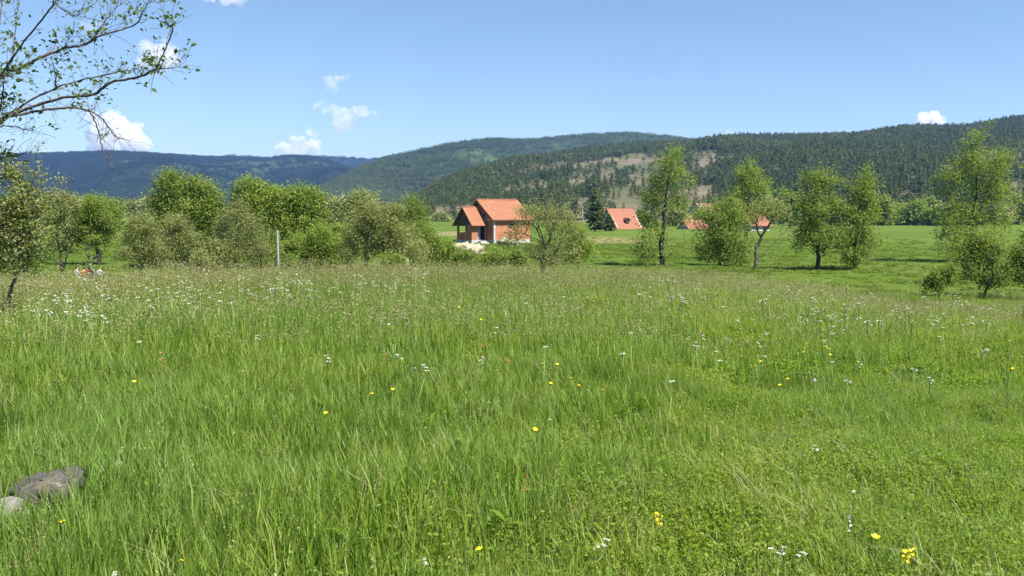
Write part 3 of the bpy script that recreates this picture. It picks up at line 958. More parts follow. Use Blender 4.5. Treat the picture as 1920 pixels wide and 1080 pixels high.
def make_tree(name, label, cat, group, base, stems, blobs, D, natt=220, nleaf=6000, leaf=0.14, mat='leaf_mid', bark='bark', r0=0.12,
              sp=0.22, bf=0.25, step=0.35, seed=1, rtip=0.006, depth=1.0, surf=0.45, up=0.12, sink=0.15, fmin=0.8, crown_name='crown', droop=0.0, bare=None):
    """base=(u, dY); stems: list of photo polylines; blobs: (u, v, ru, rv[, weight[, dy]]) in photo pixels at depth D"""
    r = np.random.default_rng(seed)
    m = D / F
    bx = (base - CX) * m
    bz = float(ground(bx, D))
    o = np.array([bx, D, bz])
    loc = lambda u, v, dy=0.0: np.array([(u - CX) * m - bx, dy, EYE + (HY - v) * m - bz])
    S = Skel((0, 0, -sink))
    for st in stems:
        pts, w = [], 0.0
        for k, (u, v) in enumerate(st):
            w += r.normal(0, 0.05 * D / 10) if k else 0
            pts.append(loc(u, v, w))
        # attach to an existing stem when the first point is above the base
        j = 0
        if len(S.P) > 1 and pts[0][2] > 0.5:
            j = int(np.argmin(np.linalg.norm(np.array(S.P) - pts[0], axis=1)))
            pts = pts[1:]
        S.path(pts, j, 4, 0.012 * D / 20, r)
    bl = []
    for b in blobs:
        u, v, ru, rv = b[:4]
        w = b[4] if len(b) > 4 else 1.0
        c = loc(u, v, b[5] if len(b) > 5 else 0.0)
        bl.append((*c, ru * m, (0.5 * (ru + min(ru, rv)) * m) * depth, rv * m, w))
    A = blob_points(bl, natt, r, surf)
    k = r.random(len(A)) < 0.16                      # straggling twigs beyond the crown outline
    cen = A.mean(0); A[k] = cen + (A[k] - cen) * r.uniform(1.05, 1.30, (k.sum(), 1))
    A = A[A[:, 2] > 0.25]
    if droop: A[:, 2] -= droop * r.random(len(A)) * 0.6
    S.reach(A, bf, step, r, up=up)
    c = S.counts()
    e = math.log(max(r0 / rtip, 1.5)) / math.log(max(c[0], 2))
    rad = rtip * c ** e
    rad[0] *= 1.25
    V, Q = tubes(S.P, S.par, rad)
    root = empty(name, o)
    tag(root, label, cat, group)
    obj('trunk', mk_mesh(name + '_trunk', V, [Q], [MAT[bark]], smooth=True), root)
    P = np.array(S.P)
    thin = np.where((c <= max(2, c[0] * 0.015)) & (P[:, 2] > 0.2))[0]
    wts = np.ones(len(thin)) * 0.6
    wts[np.array(S.tip)[thin]] = 1.6
    wts *= np.exp(r.normal(0, 0.68, len(thin)))
    j = r.choice(thin, nleaf, p=wts / wts.sum())
    LP = P[j] + r.normal(0, sp, (nleaf, 3)) * np.array([1, 1, 0.8])
    if bare is not None:                       # part of the crown without leaves
        uu = (LP[:, 0] + bx) / m + CX; vv = HY - (LP[:, 2] + bz - EYE) / m
        LP = LP[~bare(uu, vv)]
    LV, LQ = leafquads(LP, leaf, r, up=0.5, aspect=0.62)
    cvar = r.uniform(0, 1, len(P))             # branch to branch variation
    jv = cvar[j][:len(LP)] if bare is None else r.uniform(0, 1, len(LP))
    var = np.clip(0.45 * jv + 0.55 * r.uniform(0, 1, len(LP)), 0, 1)
    obj(crown_name, mk_mesh(name + '_crown', LV, [LQ], [MAT[mat]], attrs={'var': var}), root)
    return root


RG = 'trees along the right side of the meadow edge'
LG = 'trees and bushes behind the meadow edge on the left'
# --- right of the house
make_tree('tall_tree', 'tall thin leaning tree with a straight dark trunk beside the dormered red roof', 'tree', RG, 1241,
          [[(1241, 470), (1245, 400), (1249, 340), (1258, 290)], [(1243, 460), (1228, 400), (1212, 360)], [(1246, 400), (1285, 360)]],
          [(1258, 312, 30, 34, 1.2), (1268, 350, 34, 34, 1.0), (1228, 385, 32, 36, 1.1), (1222, 430, 30, 32, 1.1), (1212, 468, 26, 22, 1.2), (1272, 395, 32, 30, .8), (1285, 440, 22, 28, .35), (1238, 345, 24, 30, .8), (1262, 465, 26, 22, .35)],
          78, natt=300, nleaf=9500, leaf=0.17, mat='leaf_mid', bark='bark_dark', r0=0.26, sp=0.34, seed=101, surf=0.5)
make_tree('bushy_tree', 'dense bushy tree leafy to the ground, left of the forked half bare tree', 'tree', RG, 1350,
          [[(1350, 480), (1352, 430), (1360, 390)], [(1350, 490), (1330, 440)], [(1352, 488), (1378, 440)]],
          [(1340, 470, 36, 28, 1.4), (1345, 430, 42, 34, 1.2), (1365, 400, 40, 30, 1.1), (1375, 455, 34, 34, 1.1), (1330, 405, 20, 20, .8), (1390, 480, 28, 22, .9)],
          80, natt=300, nleaf=15000, leaf=0.17, mat='leaf_mid', bark='bark_dark', r0=0.16, sp=0.36, seed=102, surf=0.5)
make_tree('bright_tree', 'yellow green tree rising behind the bushy tree and the forked tree', 'tree', RG, 1400,
          [[(1400, 470), (1402, 400), (1404, 340)], [(1402, 420), (1432, 370)], [(1401, 430), (1372, 380)]],
          [(1402, 328, 28, 24, 1.0), (1420, 348, 32, 26, 1.2), (1388, 372, 30, 28, 1.0), (1425, 388, 34, 26, .9), (1398, 420, 30, 30, .6)],
          88, natt=240, nleaf=10000, leaf=0.17, mat='leaf_mid', bark='bark_dark', r0=0.18, sp=0.34, seed=103, surf=0.55)
make_tree('forked_tree', 'thin forked tree with bare lower branches and one long branch leaning right', 'tree', RG, 1416,
          [[(1417, 490), (1420, 470), (1428, 448), (1440, 425), (1458, 400)], [(1420, 470), (1413, 445), (1402, 430), (1392, 418)], [(1420, 492), (1440, 470), (1462, 448), (1482, 425)], [(1428, 450), (1420, 420), (1426, 395)]],
          [(1455, 392, 28, 28, .9), (1430, 385, 34, 24, .8), (1470, 425, 18, 20, .35), (1410, 410, 20, 18, .4)],
          72, natt=170, nleaf=1900, leaf=0.15, mat='leaf_olive', bark='bark', r0=0.15, sp=0.22, seed=104)
make_tree('round_tree', 'round crowned leafy tree on a short bare trunk at the edge of the bright field', 'tree', RG, 1534,
          [[(1534, 485), (1536, 450), (1538, 400), (1540, 350)], [(1536, 455), (1510, 420)], [(1536, 450), (1565, 410)]],
          [(1525, 352, 22, 26, 1.0), (1555, 350, 24, 24, 1.0), (1532, 390, 36, 32, 1.2), (1510, 440, 30, 26, 1.2), (1545, 440, 40, 34, 1.3), (1570, 400, 22, 30, .9), (1540, 332, 16, 12, .8)],
          74, natt=320, nleaf=15000, leaf=0.16, mat='leaf_mid', bark='bark_dark', r0=0.19, sp=0.32, seed=105, surf=0.5)
make_tree('slim_tree', 'slim upright tree leafy to the ground just right of the round crowned tree', 'tree', RG, 1603,
          [[(1604, 485), (1608, 430), (1618, 370), (1634, 318)], [(1606, 460), (1630, 420)], [(1606, 470), (1588, 430)]],
          [(1632, 335, 14, 26, 1.0), (1620, 365, 24, 28, 1.1), (1612, 405, 30, 30, 1.1), (1606, 450, 32, 28, 1.1), (1600, 482, 24, 18, 1.2), (1636, 400, 16, 24, .6), (1640, 450, 20, 20, .4)],
          74, natt=300, nleaf=10500, leaf=0.16, mat='leaf_mid', bark='bark_dark', r0=0.17, sp=0.28, seed=106, surf=0.5)
make_tree('large_tree', 'largest tree on the right, broad airy crown rising above the forested ridge', 'tree', RG, 1822,
          [[(1822, 470), (1823, 420), (1824, 370), (1826, 300), (1832, 255)], [(1823, 425), (1800, 380), (1785, 340)], [(1824, 410), (1850, 370), (1880, 320)], [(1825, 350), (1845, 300)], [(1823, 440), (1785, 420)], [(1823, 430), (1862, 410)]],
          [(1832, 268, 26, 30, .8), (1826, 310, 44, 34, .8), (1792, 340, 34, 32, .8), (1870, 318, 38, 36, 1.0), (1850, 360, 46, 34, .9), (1800, 395, 42, 34, 1.0), (1860, 410, 40, 30, .8), (1782, 428, 24, 26, 1.0), (1822, 440, 34, 20, .6), (1888, 300, 18, 18, .6), (1868, 285, 10, 10, .5), (1888, 360, 18, 26, .6), (1790, 450, 30, 24, .9), (1850, 455, 36, 22, .8), (1768, 400, 16, 22, .5), (1890, 420, 18, 26, .5)],
          87, natt=430, nleaf=19000, leaf=0.18, mat='leaf_mid', bark='bark_dark', r0=0.30, sp=0.38, seed=107, surf=0.5)
make_tree('young_tree', 'young light green tree with a thin trunk in front of the largest right tree', 'tree', RG, 1848,
          [[(1848, 530), (1844, 500), (1838, 460), (1832, 435)], [(1846, 510), (1868, 470)], [(1845, 505), (1815, 480)]],
          [(1838, 455, 28, 26, 1), (1815, 485, 28, 22, .9), (1865, 480, 28, 26, .9), (1840, 500, 34, 20, .7), (1870, 450, 22, 24, .8), (1820, 455, 22, 26, .8), (1882, 505, 22, 20, .8), (1806, 512, 26, 20, .8), (1845, 525, 40, 12, .6), (1795, 470, 18, 24, .7)],
          50, natt=340, nleaf=9500, leaf=0.12, mat='leaf_mid', bark='bark', r0=0.07, sp=0.24, seed=108, step=0.25)
make_tree('low_bush', 'low scrubby bush at the foot of the young light green tree', 'bush', RG, 1760,
          [[(1760, 530), (1762, 515)], [(1760, 535), (1745, 520)], [(1761, 535), (1782, 512)]],
          [(1755, 525, 20, 18, 1), (1778, 512, 18, 20, .8), (1742, 535, 14, 10, .8)],
          46, natt=150, nleaf=5500, leaf=0.10, mat='leaf_mid', bark='bark', r0=0.03, sp=0.16, seed=109, step=0.2)
make_tree('edge_bush', 'leafy sapling cut by the right edge of the picture', 'bush', RG, 1925,
          [[(1925, 530), (1922, 500), (1915, 470)], [(1925, 530), (1945, 480)]],
          [(1912, 480, 18, 24, 1), (1935, 490, 26, 36, 1), (1915, 520, 18, 14, .8), (1945, 450, 24, 26, .8)],
          48, natt=170, nleaf=8000, leaf=0.12, mat='leaf_mid', bark='bark', r0=0.05, sp=0.2, seed=110, step=0.25)

# --- left of the house
make_tree('fruit_tree', 'spreading open fruit tree with several low stems in front of the brick house', 'tree', LG, 1018,
          [[(1018, 490), (1020, 470), (1018, 445), (1010, 425), (1016, 405)], [(1008, 490), (1000, 470), (990, 455), (975, 445)], [(1020, 470), (1030, 450), (1040, 425), (1045, 400)], [(1016, 490), (1000, 482), (978, 472), (962, 470)], [(1026, 490), (1032, 478), (1045, 472)], [(1016, 450), (1006, 430), (985, 410)]],
          [(1015, 402, 32, 22, 1), (1045, 412, 34, 26, 1), (985, 425, 30, 24, .9), (968, 450, 24, 22, .7), (1068, 440, 26, 26, .9), (1035, 450, 32, 22, .6), (975, 475, 26, 16, .8), (1060, 475, 30, 20, 1.0), (1035, 380, 18, 12, .5), (1010, 470, 34, 18, .8), (985, 400, 22, 18, .7), (1065, 408, 22, 24, .8), (1040, 482, 40, 12, .8)],
          56, natt=620, nleaf=12500, leaf=0.095, mat='leaf_olive', bark='bark_apple', r0=0.17, sp=0.2, seed=120, step=0.25, surf=0.55)
make_tree('young_bush', 'bright green young bush at the right foot of the spreading fruit tree', 'bush', LG, 1082,
          [[(1082, 485), (1080, 460), (1076, 432)], [(1082, 488), (1098, 460)]],
          [(1080, 440, 16, 22, 1), (1090, 465, 20, 20, 1), (1072, 475, 16, 16, .8)],
          60, natt=150, nleaf=7000, leaf=0.12, mat='leaf_bright', bark='bark', r0=0.06, sp=0.22, seed=121, step=0.25)
make_tree('olive_shrub', 'broad olive green thicket with grey bare stems left of the dirt heap', 'bush', LG, 690,
          [[(686, 490), (690, 465), (700, 440), (715, 410)], [(684, 490), (682, 460), (670, 430)], [(690, 475), (715, 455), (738, 440)], [(700, 490), (720, 470)], [(690, 460), (695, 420), (690, 390)]],
          [(700, 405, 36, 30, 1), (725, 430, 38, 32, 1.1), (670, 430, 28, 32, 1), (745, 460, 34, 24, 1.0), (700, 460, 40, 26, .9), (660, 470, 26, 22, .9), (740, 400, 20, 18, .6), (770, 480, 26, 18, 1)],
          52, natt=480, nleaf=26000, leaf=0.095, mat='leaf_olive', bark='bark_apple', r0=0.13, sp=0.2, seed=122, step=0.22, surf=0.55)
make_tree('willow', 'pale topped willow behind the olive thicket', 'tree', LG, 668,
          [[(668, 480), (668, 430), (672, 390)], [(668, 450), (640, 400)], [(668, 440), (695, 395)]],
          [(655, 388, 26, 20, 1), (682, 378, 26, 18, 1.1), (640, 408, 22, 22, 1), (700, 400, 22, 22, .9), (670, 415, 40, 26, .8)],
          72, natt=330, nleaf=20000, leaf=0.15, mat='leaf_pale', bark='bark', r0=0.2, sp=0.3, seed=123, surf=0.5)
make_tree('leafy_tree', 'big bright green tree with several rounded tops behind the leaning pale post', 'tree', LG, 540,
          [[(540, 470), (535, 420), (520, 370)], [(538, 440), (480, 380), (468, 350)], [(540, 440), (590, 400), (600, 375)]],
          [(470, 358, 26, 22, 1.1), (500, 370, 36, 26, 1.1), (548, 375, 40, 24, 1.2), (592, 385, 30, 26, 1.2), (460, 400, 36, 34, 1), (520, 410, 50, 36, 1), (580, 425, 42, 34, 1), (500, 455, 50, 34, .9), (570, 465, 44, 30, .9), (612, 415, 16, 24, .7)],
          76, natt=760, nleaf=52000, leaf=0.18, mat='leaf_bright', bark='bark_dark', r0=0.34, sp=0.42, seed=124, surf=0.42)
make_tree('big_round_tree', 'tallest rounded yellow green tree in the left group', 'tree', LG, 350,
          [[(350, 480), (350, 430), (345, 380)], [(350, 450), (315, 390)], [(350, 445), (390, 390)]],
          [(335, 352, 40, 22, 1.2), (375, 360, 32, 22, 1.1), (318, 385, 32, 36, 1.1), (355, 400, 50, 40, 1.1), (398, 395, 26, 38, 1), (320, 440, 36, 30, 1), (370, 450, 40, 30, 1), (400, 440, 22, 26, .8)],
          76, natt=700, nleaf=46000, leaf=0.18, mat='leaf_mid', bark='bark_dark', r0=0.34, sp=0.42, seed=125, surf=0.42)
make_tree('grey_shrub', 'grey brown half bare shrub between the two big green trees', 'bush', LG, 440,
          [[(440, 490), (444, 450), (446, 400), (444, 375)], [(438, 490), (420, 460), (405, 440)], [(442, 490), (470, 460), (490, 445)], [(441, 490), (430, 440)]],
          [(446, 400, 26, 30, .9), (425, 430, 30, 32, 1), (468, 430, 32, 32, 1), (445, 465, 56, 28, 1.2), (405, 470, 24, 24, .9), (485, 470, 24, 24, .9)],
          56, natt=620, nleaf=14000, leaf=0.085, mat='leaf_olive', bark='bark', r0=0.10, sp=0.2, seed=126, step=0.22, surf=0.6, rtip=0.009)
make_tree('scrub_tree', 'dark stemmed scrubby tree with a pointed top right of the gap to the pasture', 'tree', LG, 265,
          [[(262, 490), (256, 460), (258, 420), (258, 395)], [(266, 490), (275, 450), (282, 420)], [(258, 490), (240, 470), (222, 462)], [(268, 490), (290, 460)]],
          [(258, 418, 18, 24, 1), (275, 430, 24, 28, 1), (248, 450, 24, 30, .9), (285, 465, 28, 28, 1), (262, 475, 34, 22, .9), (228, 480, 22, 16, .6)],
          55, natt=430, nleaf=12000, leaf=0.095, mat='leaf_olive', bark='bark_dark', r0=0.11, sp=0.2, seed=127, step=0.22, surf=0.55)
make_tree('thin_tree', 'small grey green tree with a single dark stem beneath the tallest rounded tree', 'tree', LG, 330,
          [[(330, 490), (330, 455), (334, 425)], [(330, 465), (350, 440)], [(330, 465), (312, 440)]],
          [(332, 425, 28, 28, 1), (348, 455, 28, 24, .9), (312, 455, 22, 22, .8), (345, 480, 26, 16, .7)],
          58, natt=300, nleaf=9000, leaf=0.095, mat='leaf_olive', bark='bark', r0=0.09, sp=0.2, seed=128, step=0.22, surf=0.55)
make_tree('green_bush', 'fresh green bush low between the leaning post and the olive thicket', 'bush', LG, 605,
          [[(605, 490), (604, 460)], [(605, 490), (625, 455)], [(605, 490), (585, 460)]],
          [(600, 450, 26, 24, 1), (622, 465, 28, 24, 1), (585, 475, 26, 20, 1), (610, 485, 34, 14, 1)],
          58, natt=300, nleaf=18000, leaf=0.11, mat='leaf_bright', bark='bark', r0=0.06, sp=0.24, seed=129, step=0.22)
make_tree('green_bush', 'rounded grey green bush beside the white stones left of the brick house', 'bush', LG, 800,
          [[(800, 490), (798, 460), (792, 430)], [(800, 490), (815, 465)]],
          [(790, 440, 24, 24, 1), (808, 458, 24, 20, 1), (788, 475, 28, 18, 1), (765, 445, 22, 26, 1)],
          60, natt=300, nleaf=14000, leaf=0.11, mat='leaf_mid', bark='bark', r0=0.06, sp=0.22, seed=130, step=0.22)
make_tree('slender_tree', 'thin leafy tree top standing behind the olive thicket before the pine hillside', 'tree', LG, 772,
          [[(772, 480), (770, 430), (768, 385)], [(771, 440), (785, 405)]],
          [(768, 382, 18, 20, 1), (782, 400, 22, 18, 1), (765, 415, 24, 22, 1), (790, 425, 20, 20, .8), (745, 400, 18, 18, .7)],
          95, natt=200, nleaf=9000, leaf=0.17, mat='leaf_mid', bark='bark_dark', r0=0.16, sp=0.34, seed=131)
for q, (uu, vv, ru, D, lab, mt) in enumerate([
        (870, 492, 26, 46, 'low weedy shrub in front of the pale dirt heap', 'leaf_mid'), (925, 490, 26, 46, 'low weedy shrub below the sunlit brick wall', 'leaf_bright'),
        (735, 496, 22, 40, 'low yellow green sprout at the foot of the olive thicket', 'leaf_bright'), (530, 497, 24, 42, 'small shoots around the foot of the leaning pale post', 'leaf_mid'),
        (965, 492, 24, 46, 'low weedy shrub at the left foot of the spreading fruit tree', 'leaf_mid'), (380, 497, 22, 44, 'low shrub below the grey half bare shrub', 'leaf_olive')]):
    make_tree('low_shrub', lab, 'shrub', LG, uu, [[(uu, vv), (uu + 2, vv - 12)], [(uu, vv), (uu - 10, vv - 8)], [(uu, vv), (uu + 12, vv - 8)]],
              [(uu - ru * .4, vv - 2, ru * .6, 15, 1), (uu + ru * .5, vv - 4, ru * .6, 17, 1), (uu, vv - 10, ru * .6, 14, .8)],
              D, natt=150, nleaf=3000, leaf=0.085, mat=mt, bark='bark', r0=0.025, sp=0.13, seed=140 + q, step=0.18)
for q, (uu, vb, w_, h_, D, mt, lab) in enumerate([
        (425, 500, 60, 70, 84, 'leaf_mid', 'deep green bush in shade behind the grey half bare shrub'), (640, 500, 60, 86, 70, 'leaf_bright', 'full green bush left behind the olive thicket'),
        (500, 503, 60, 64, 62, 'leaf_mid', 'mid green bush just left of the leaning pale post'), (560, 503, 56, 66, 60, 'leaf_bright', 'fresh bush just right of the leaning pale post'),
        (300, 500, 44, 62, 66, 'leaf_olive', 'olive bush between the pointed scrubby tree and the thin dark stemmed tree'), (765, 502, 50, 74, 58, 'leaf_olive', 'olive bush over the upright white stone'),
        (398, 503, 44, 50, 55, 'leaf_olive', 'greyish bush at the left foot of the grey half bare shrub'), (835, 503, 34, 52, 62, 'leaf_bright', 'light green bush next to the pile of white stones')]):
    make_tree('bush', lab, 'bush', LG, uu, [[(uu, vb - 10), (uu + 2, vb - h_ * .6)], [(uu, vb - 8), (uu - w_ * .3, vb - h_ * .5)], [(uu, vb - 8), (uu + w_ * .3, vb - h_ * .5)]],
              [(uu, vb - h_ * .7, w_ * .35, h_ * .28, 1), (uu - w_ * .28, vb - h_ * .45, w_ * .3, h_ * .3, 1), (uu + w_ * .28, vb - h_ * .45, w_ * .3, h_ * .3, 1), (uu, vb - h_ * .2, w_ * .5, h_ * .22, 1)],
              D, natt=240, nleaf=11000, leaf=D * .0021, mat=mt, bark='bark_dark', r0=0.06, sp=0.24, seed=170 + q, step=0.25)
# --- far left
make_tree('fruit_tree', 'olive leaved fruit tree with three dark stems left of the seated people', 'tree', LG, 117,
          [[(117, 510), (114, 490), (106, 460), (100, 420)], [(118, 510), (122, 480), (124, 440), (120, 400)], [(119, 512), (130, 485), (142, 460), (150, 430)], [(112, 512), (108, 490), (86, 470)]],
          [(110, 375, 28, 22, 1), (130, 390, 28, 28, 1), (92, 410, 26, 32, 1), (125, 430, 34, 30, .9), (150, 440, 18, 24, .8), (88, 460, 22, 26, .8), (115, 465, 30, 20, .5)],
          44, natt=420, nleaf=11000, leaf=0.085, mat='leaf_olive', bark='bark_apple', r0=0.09, sp=0.14, seed=150, step=0.2, surf=0.55)
make_tree('fruit_tree', 'brighter green fruit tree on a pale forked trunk beside the seated people', 'tree', LG, 174,
          [[(174, 520), (176, 500), (178, 485), (182, 465), (184, 445)], [(178, 488), (165, 475), (152, 462)], [(179, 484), (192, 468), (198, 448)]],
          [(178, 395, 26, 20, 1.1), (195, 415, 20, 26, 1.1), (165, 420, 24, 28, 1), (185, 445, 26, 20, 1.1), (155, 440, 14, 24, .6)],
          44, natt=300, nleaf=11000, leaf=0.095, mat='leaf_mid', bark='bark_pale', r0=0.10, sp=0.14, seed=151, step=0.2, surf=0.5)
make_tree('leafy_tree', 'rounded green tree behind the pale trunked fruit tree, before the blue hills', 'tree', LG, 185,
          [[(185, 480), (182, 430), (178, 390)], [(184, 440), (205, 405)], [(184, 440), (160, 410)]],
          [(165, 388, 28, 20, 1), (195, 395, 24, 22, 1), (180, 415, 36, 30, 1), (205, 425, 16, 28, .8)],
          82, natt=260, nleaf=19000, leaf=0.16, mat='leaf_mid', bark='bark_dark', r0=0.2, sp=0.38, seed=152)
make_tree('apple_tree', 'young apple tree with a thin bent trunk by the left edge of the meadow', 'tree', LG, 10,
          [[(10, 600), (8, 575), (14, 540), (22, 500), (26, 460), (28, 400), (30, 340)], [(22, 505), (45, 470), (62, 420), (68, 360), (72, 300), (78, 278)], [(62, 425), (82, 372), (100, 345), (108, 335)], [(26, 460), (5, 420), (-20, 370)], [(20, 510), (-25, 470)], [(28, 410), (45, 370), (52, 320)]],
          [(20, 330, 46, 30, 1), (50, 380, 44, 40, 1.1), (5, 400, 50, 50, 1.1), (30, 450, 54, 40, 1.1), (-40, 430, 50, 70, 1), (75, 350, 24, 36, .5), (70, 430, 26, 36, .8), (20, 500, 40, 16, .5), (75, 300, 8, 20, .3)],
          12.6, natt=700, nleaf=8200, leaf=0.046, mat='leaf_olive', bark='bark_apple', r0=0.026, sp=0.055, seed=153, step=0.09, surf=0.6, rtip=0.0022, depth=0.9)
make_tree('dark_thicket', 'dark shaded thicket behind the young apple tree at the left edge', 'bush', LG, 30,
          [[(40, 500), (42, 460), (40, 420)], [(30, 500), (10, 450)], [(20, 500), (-20, 450)], [(42, 500), (60, 450)]],
          [(30, 440, 40, 40, 1), (-10, 430, 50, 60, 1), (20, 480, 60, 24, 1.1), (60, 470, 30, 26, .9), (-50, 450, 50, 60, 1), (35, 385, 34, 28, .8), (20, 505, 64, 18, 1.2)],
          34, natt=560, nleaf=24000, leaf=0.085, mat='leaf_dark', bark='bark_dark', r0=0.13, sp=0.2, seed=154, step=0.22)


# --- the near tree whose boughs enter at the upper left
def near_boughs():
    r = np.random.default_rng(77)
    D = 5.6; m = D / F
    K = 400 / 1350.0                        # the boughs were measured on an enlarged view of the corner
    tx = -3.62
    tz = float(ground(tx, D))
    o = np.array([tx, D, tz])
    L = lambda zu, zv, dy: np.array([(zu * K - CX) * m * (1 + dy / D) - tx, dy, EYE + (HY - zv * K) * m * (1 + dy / D) - tz])
    S = Skel((0, 0, -0.2))
    top = S.path([(0.03, 0, 0.5), (0.0, 0.02, 1.1), (0.06, 0.0, 1.7), (0.03, -0.03, 2.3), (0.05, 0.0, 2.9)], 0, 4, 0.006, r)
    def bough(pts, d0, d1, jit=0.002):
        n = len(pts)
        pp = [L(a, b, d0 + (d1 - d0) * i / max(1, n - 1)) for i, (a, b) in enumerate(pts)]
        j = int(np.argmin(np.linalg.norm(np.array(S.P) - pp[0], axis=1) + 0.15 * np.array(S.L)))
        return S.path(pp, j, 4, jit, r)
    bough([(-120, 860), (0, 768), (150, 662), (350, 560), (500, 510), (640, 480), (780, 450), (870, 440), (892, 458)], 0.0, 0.35)
    bough([(60, 730), (200, 678), (400, 618), (520, 605), (600, 598), (650, 555), (720, 515), (850, 495), (930, 462), (1000, 436), (1080, 432), (1135, 422)], 0.05, -0.35)
    bough([(990, 436), (1050, 310), (1092, 190), (1072, 165), (1045, 155)], -0.3, -0.36)
    bough([(70, 735), (250, 700), (400, 685), (500, 685), (580, 710), (650, 752), (680, 800), (740, 868), (825, 890)], 0.0, 0.25)
    bough([(560, 700), (600, 760), (630, 850), (650, 950), (690, 1020), (722, 1070)], 0.2, 0.2)
    bough([(-150, 560), (0, 490), (60, 455), (130, 430), (230, 375), (330, 335), (420, 302), (520, 286), (590, 250), (640, 170), (700, 90), (740, 30), (752, -20)], -0.1, 0.2)
    bough([(-20, 500), (60, 400), (130, 290), (220, 180), (300, 80), (352, 0), (420, -110)], -0.2, -0.5)
    bough([(600, 240), (670, 211), (770, 186), (862, 150), (900, 90), (940, 20), (1002, 14)], 0.16, 0.0)
    bough([(340, 20), (420, 75), (480, 102), (522, 68)], -0.45, -0.5)
    bough([(80, 385), (92, 250), (105, 100), (122, -20)], -0.22, -0.1)
    bough([(-30, 480), (-10, 250), (5, 80), (15, -40)], -0.1, 0.1)
    bough([(-90, 860), (0, 802), (90, 800), (160, 822), (212, 832)], 0.1, 0.3)
    bough([(-120, 1040), (0, 1000), (60, 990), (130, 982), (190, 940)], 0.2, 0.4)
    bough([(0, 1000), (40, 1040), (70, 1060)], 0.3, 0.35)
    bough([(-30, 780), (10, 640), (20, 540), (30, 500)], 0.0, 0.0)
    bough([(350, 560), (352, 480), (335, 400)], 0.15, 0.05)
    bough([(410, 302), (440, 240), (430, 190)], 0.05, 0.0)
    nb = len(S.P)
    # out of frame boughs that make the tree whole
    bough([(-300, 700), (-500, 600), (-800, 520), (-1050, 500)], 0.0, -0.5)
    bough([(-300, 400), (-420, 200), (-600, 0), (-700, -200)], 0.0, 0.5)
    bough([(-250, 600), (-150, 300), (-120, 0), (-60, -250)], 0.3, 1.2)
    # short spurs and twigs along every bough
    P0 = np.array(S.P); c = S.counts()
    cand = np.where((np.array(S.L) > 2.5))[0]
    tw = []
    for _ in range(620):
        j = int(r.choice(cand))
        d = r.normal(0, 1, 3) + np.array([0, 0, 0.55]) + S.dir[j] * 0.7
        d /= np.linalg.norm(d)
        l = r.uniform(0.03, 0.17)
        k = j
        p = P0[j]
        for q in range(3):
            p = p + d * l / 3 + r.normal(0, 0.010, 3)
            k = S.add(p, k)
        tw.append(k)
    c = S.counts()
    rad = 0.0011 * c ** (math.log(0.022 / 0.0011) / math.log(c[0]))
    rad[:22] = np.maximum(rad[:22], 0.045)
    V, Q = tubes(S.P, S.par, rad, 6)
    root = empty('apple_tree', o)
    tag(root, 'near apple tree whose dark boughs reach in from the upper left corner', 'tree')
    obj('trunk', mk_mesh('near_trunk', V, [Q], [MAT['bark_apple']], smooth=True), root)
    P = np.array(S.P)
    LP = []
    for k in tw:
        zu = ((P[k, 0] + tx) / (m * (1 + P[k, 1] / D)) + CX) / K; zv = (HY - (P[k, 2] + tz - EYE) / (m * (1 + P[k, 1] / D))) / K
        dens = 1.0
        if zv > 690 and zu > 400: dens = 0.06          # the hanging twigs are bare
        elif 640 < zv: dens = 0.5
        if zu < 260 and zv < 700: dens = 1.3
        if r.random() < min(1, 0.72 * dens):
            for q in range(int(r.integers(2, 7) * max(1, dens))):
                LP.append(P[k] + r.normal(0, 0.020, 3))
    LP = np.array(LP)
    n = len(LP)
    # leaves with a fold: two quads each
    nrm = r.normal(0, 1, (n, 3)); nrm[:, 2] = np.abs(nrm[:, 2]) + 0.4
    nrm /= np.linalg.norm(nrm, axis=1)[:, None]
    t = r.normal(0, 1, (n, 3)); t -= nrm * np.sum(t * nrm, 1)[:, None]; t /= np.linalg.norm(t, axis=1)[:, None]
    b = np.cross(nrm, t)
    s = (0.029 * r.uniform(0.5, 1.35, n))[:, None]
    pts = [LP - t * s * .5, LP + t * s * -.12 + b * s * .27 + nrm * s * .12, LP + t * s * .2 + b * s * .24 + nrm * s * .12, LP + t * s * .55,
           LP + t * s * .2 - b * s * .24 + nrm * s * .12, LP + t * s * -.12 - b * s * .27 + nrm * s * .12]
    V = np.stack(pts, 1).reshape(-1, 3)
    i = (np.arange(n) * 6)[:, None]
    Q = np.concatenate([i + np.array([[0, 1, 2, 3]]), i + np.array([[0, 3, 4, 5]])])
    v = r.uniform(0, 1, n)
    obj('crown', mk_mesh('near_leaves', V, [Q], [MAT['leaf_apple']], attrs={'var': np.concatenate([v, v])}), root)


near_boughs()


# --- trees far across the valley (each its own thing)
def far_tree(name, label, cat, u, vb, wpx, hpx, D, mat, seed, nleaf=1500, group='far trees across the valley floor', leaf=None):
    base_v = vb
    make_tree(name, label, cat, group, u, [[(u, vb - hpx * .3), (u + 1, vb - hpx * .75)], [(u, vb - hpx * .3), (u - wpx * .25, vb - hpx * .6)]],
              [(u, vb - hpx * .72, wpx * .34, hpx * .28, 1), (u - wpx * .25, vb - hpx * .45, wpx * .28, hpx * .34, 1), (u + wpx * .25, vb - hpx * .48, wpx * .28, hpx * .34, 1), (u, vb - hpx * .3, wpx * .4, hpx * .28, 1), (u, vb - hpx * .08, wpx * .5, hpx * .16, 1.2)],
              D, natt=70, nleaf=nleaf, leaf=leaf or D * 0.0032, mat=mat, bark='bark_dark', r0=0.16, rtip=0.03, sp=D * 0.0035, seed=seed, step=D * 0.008)


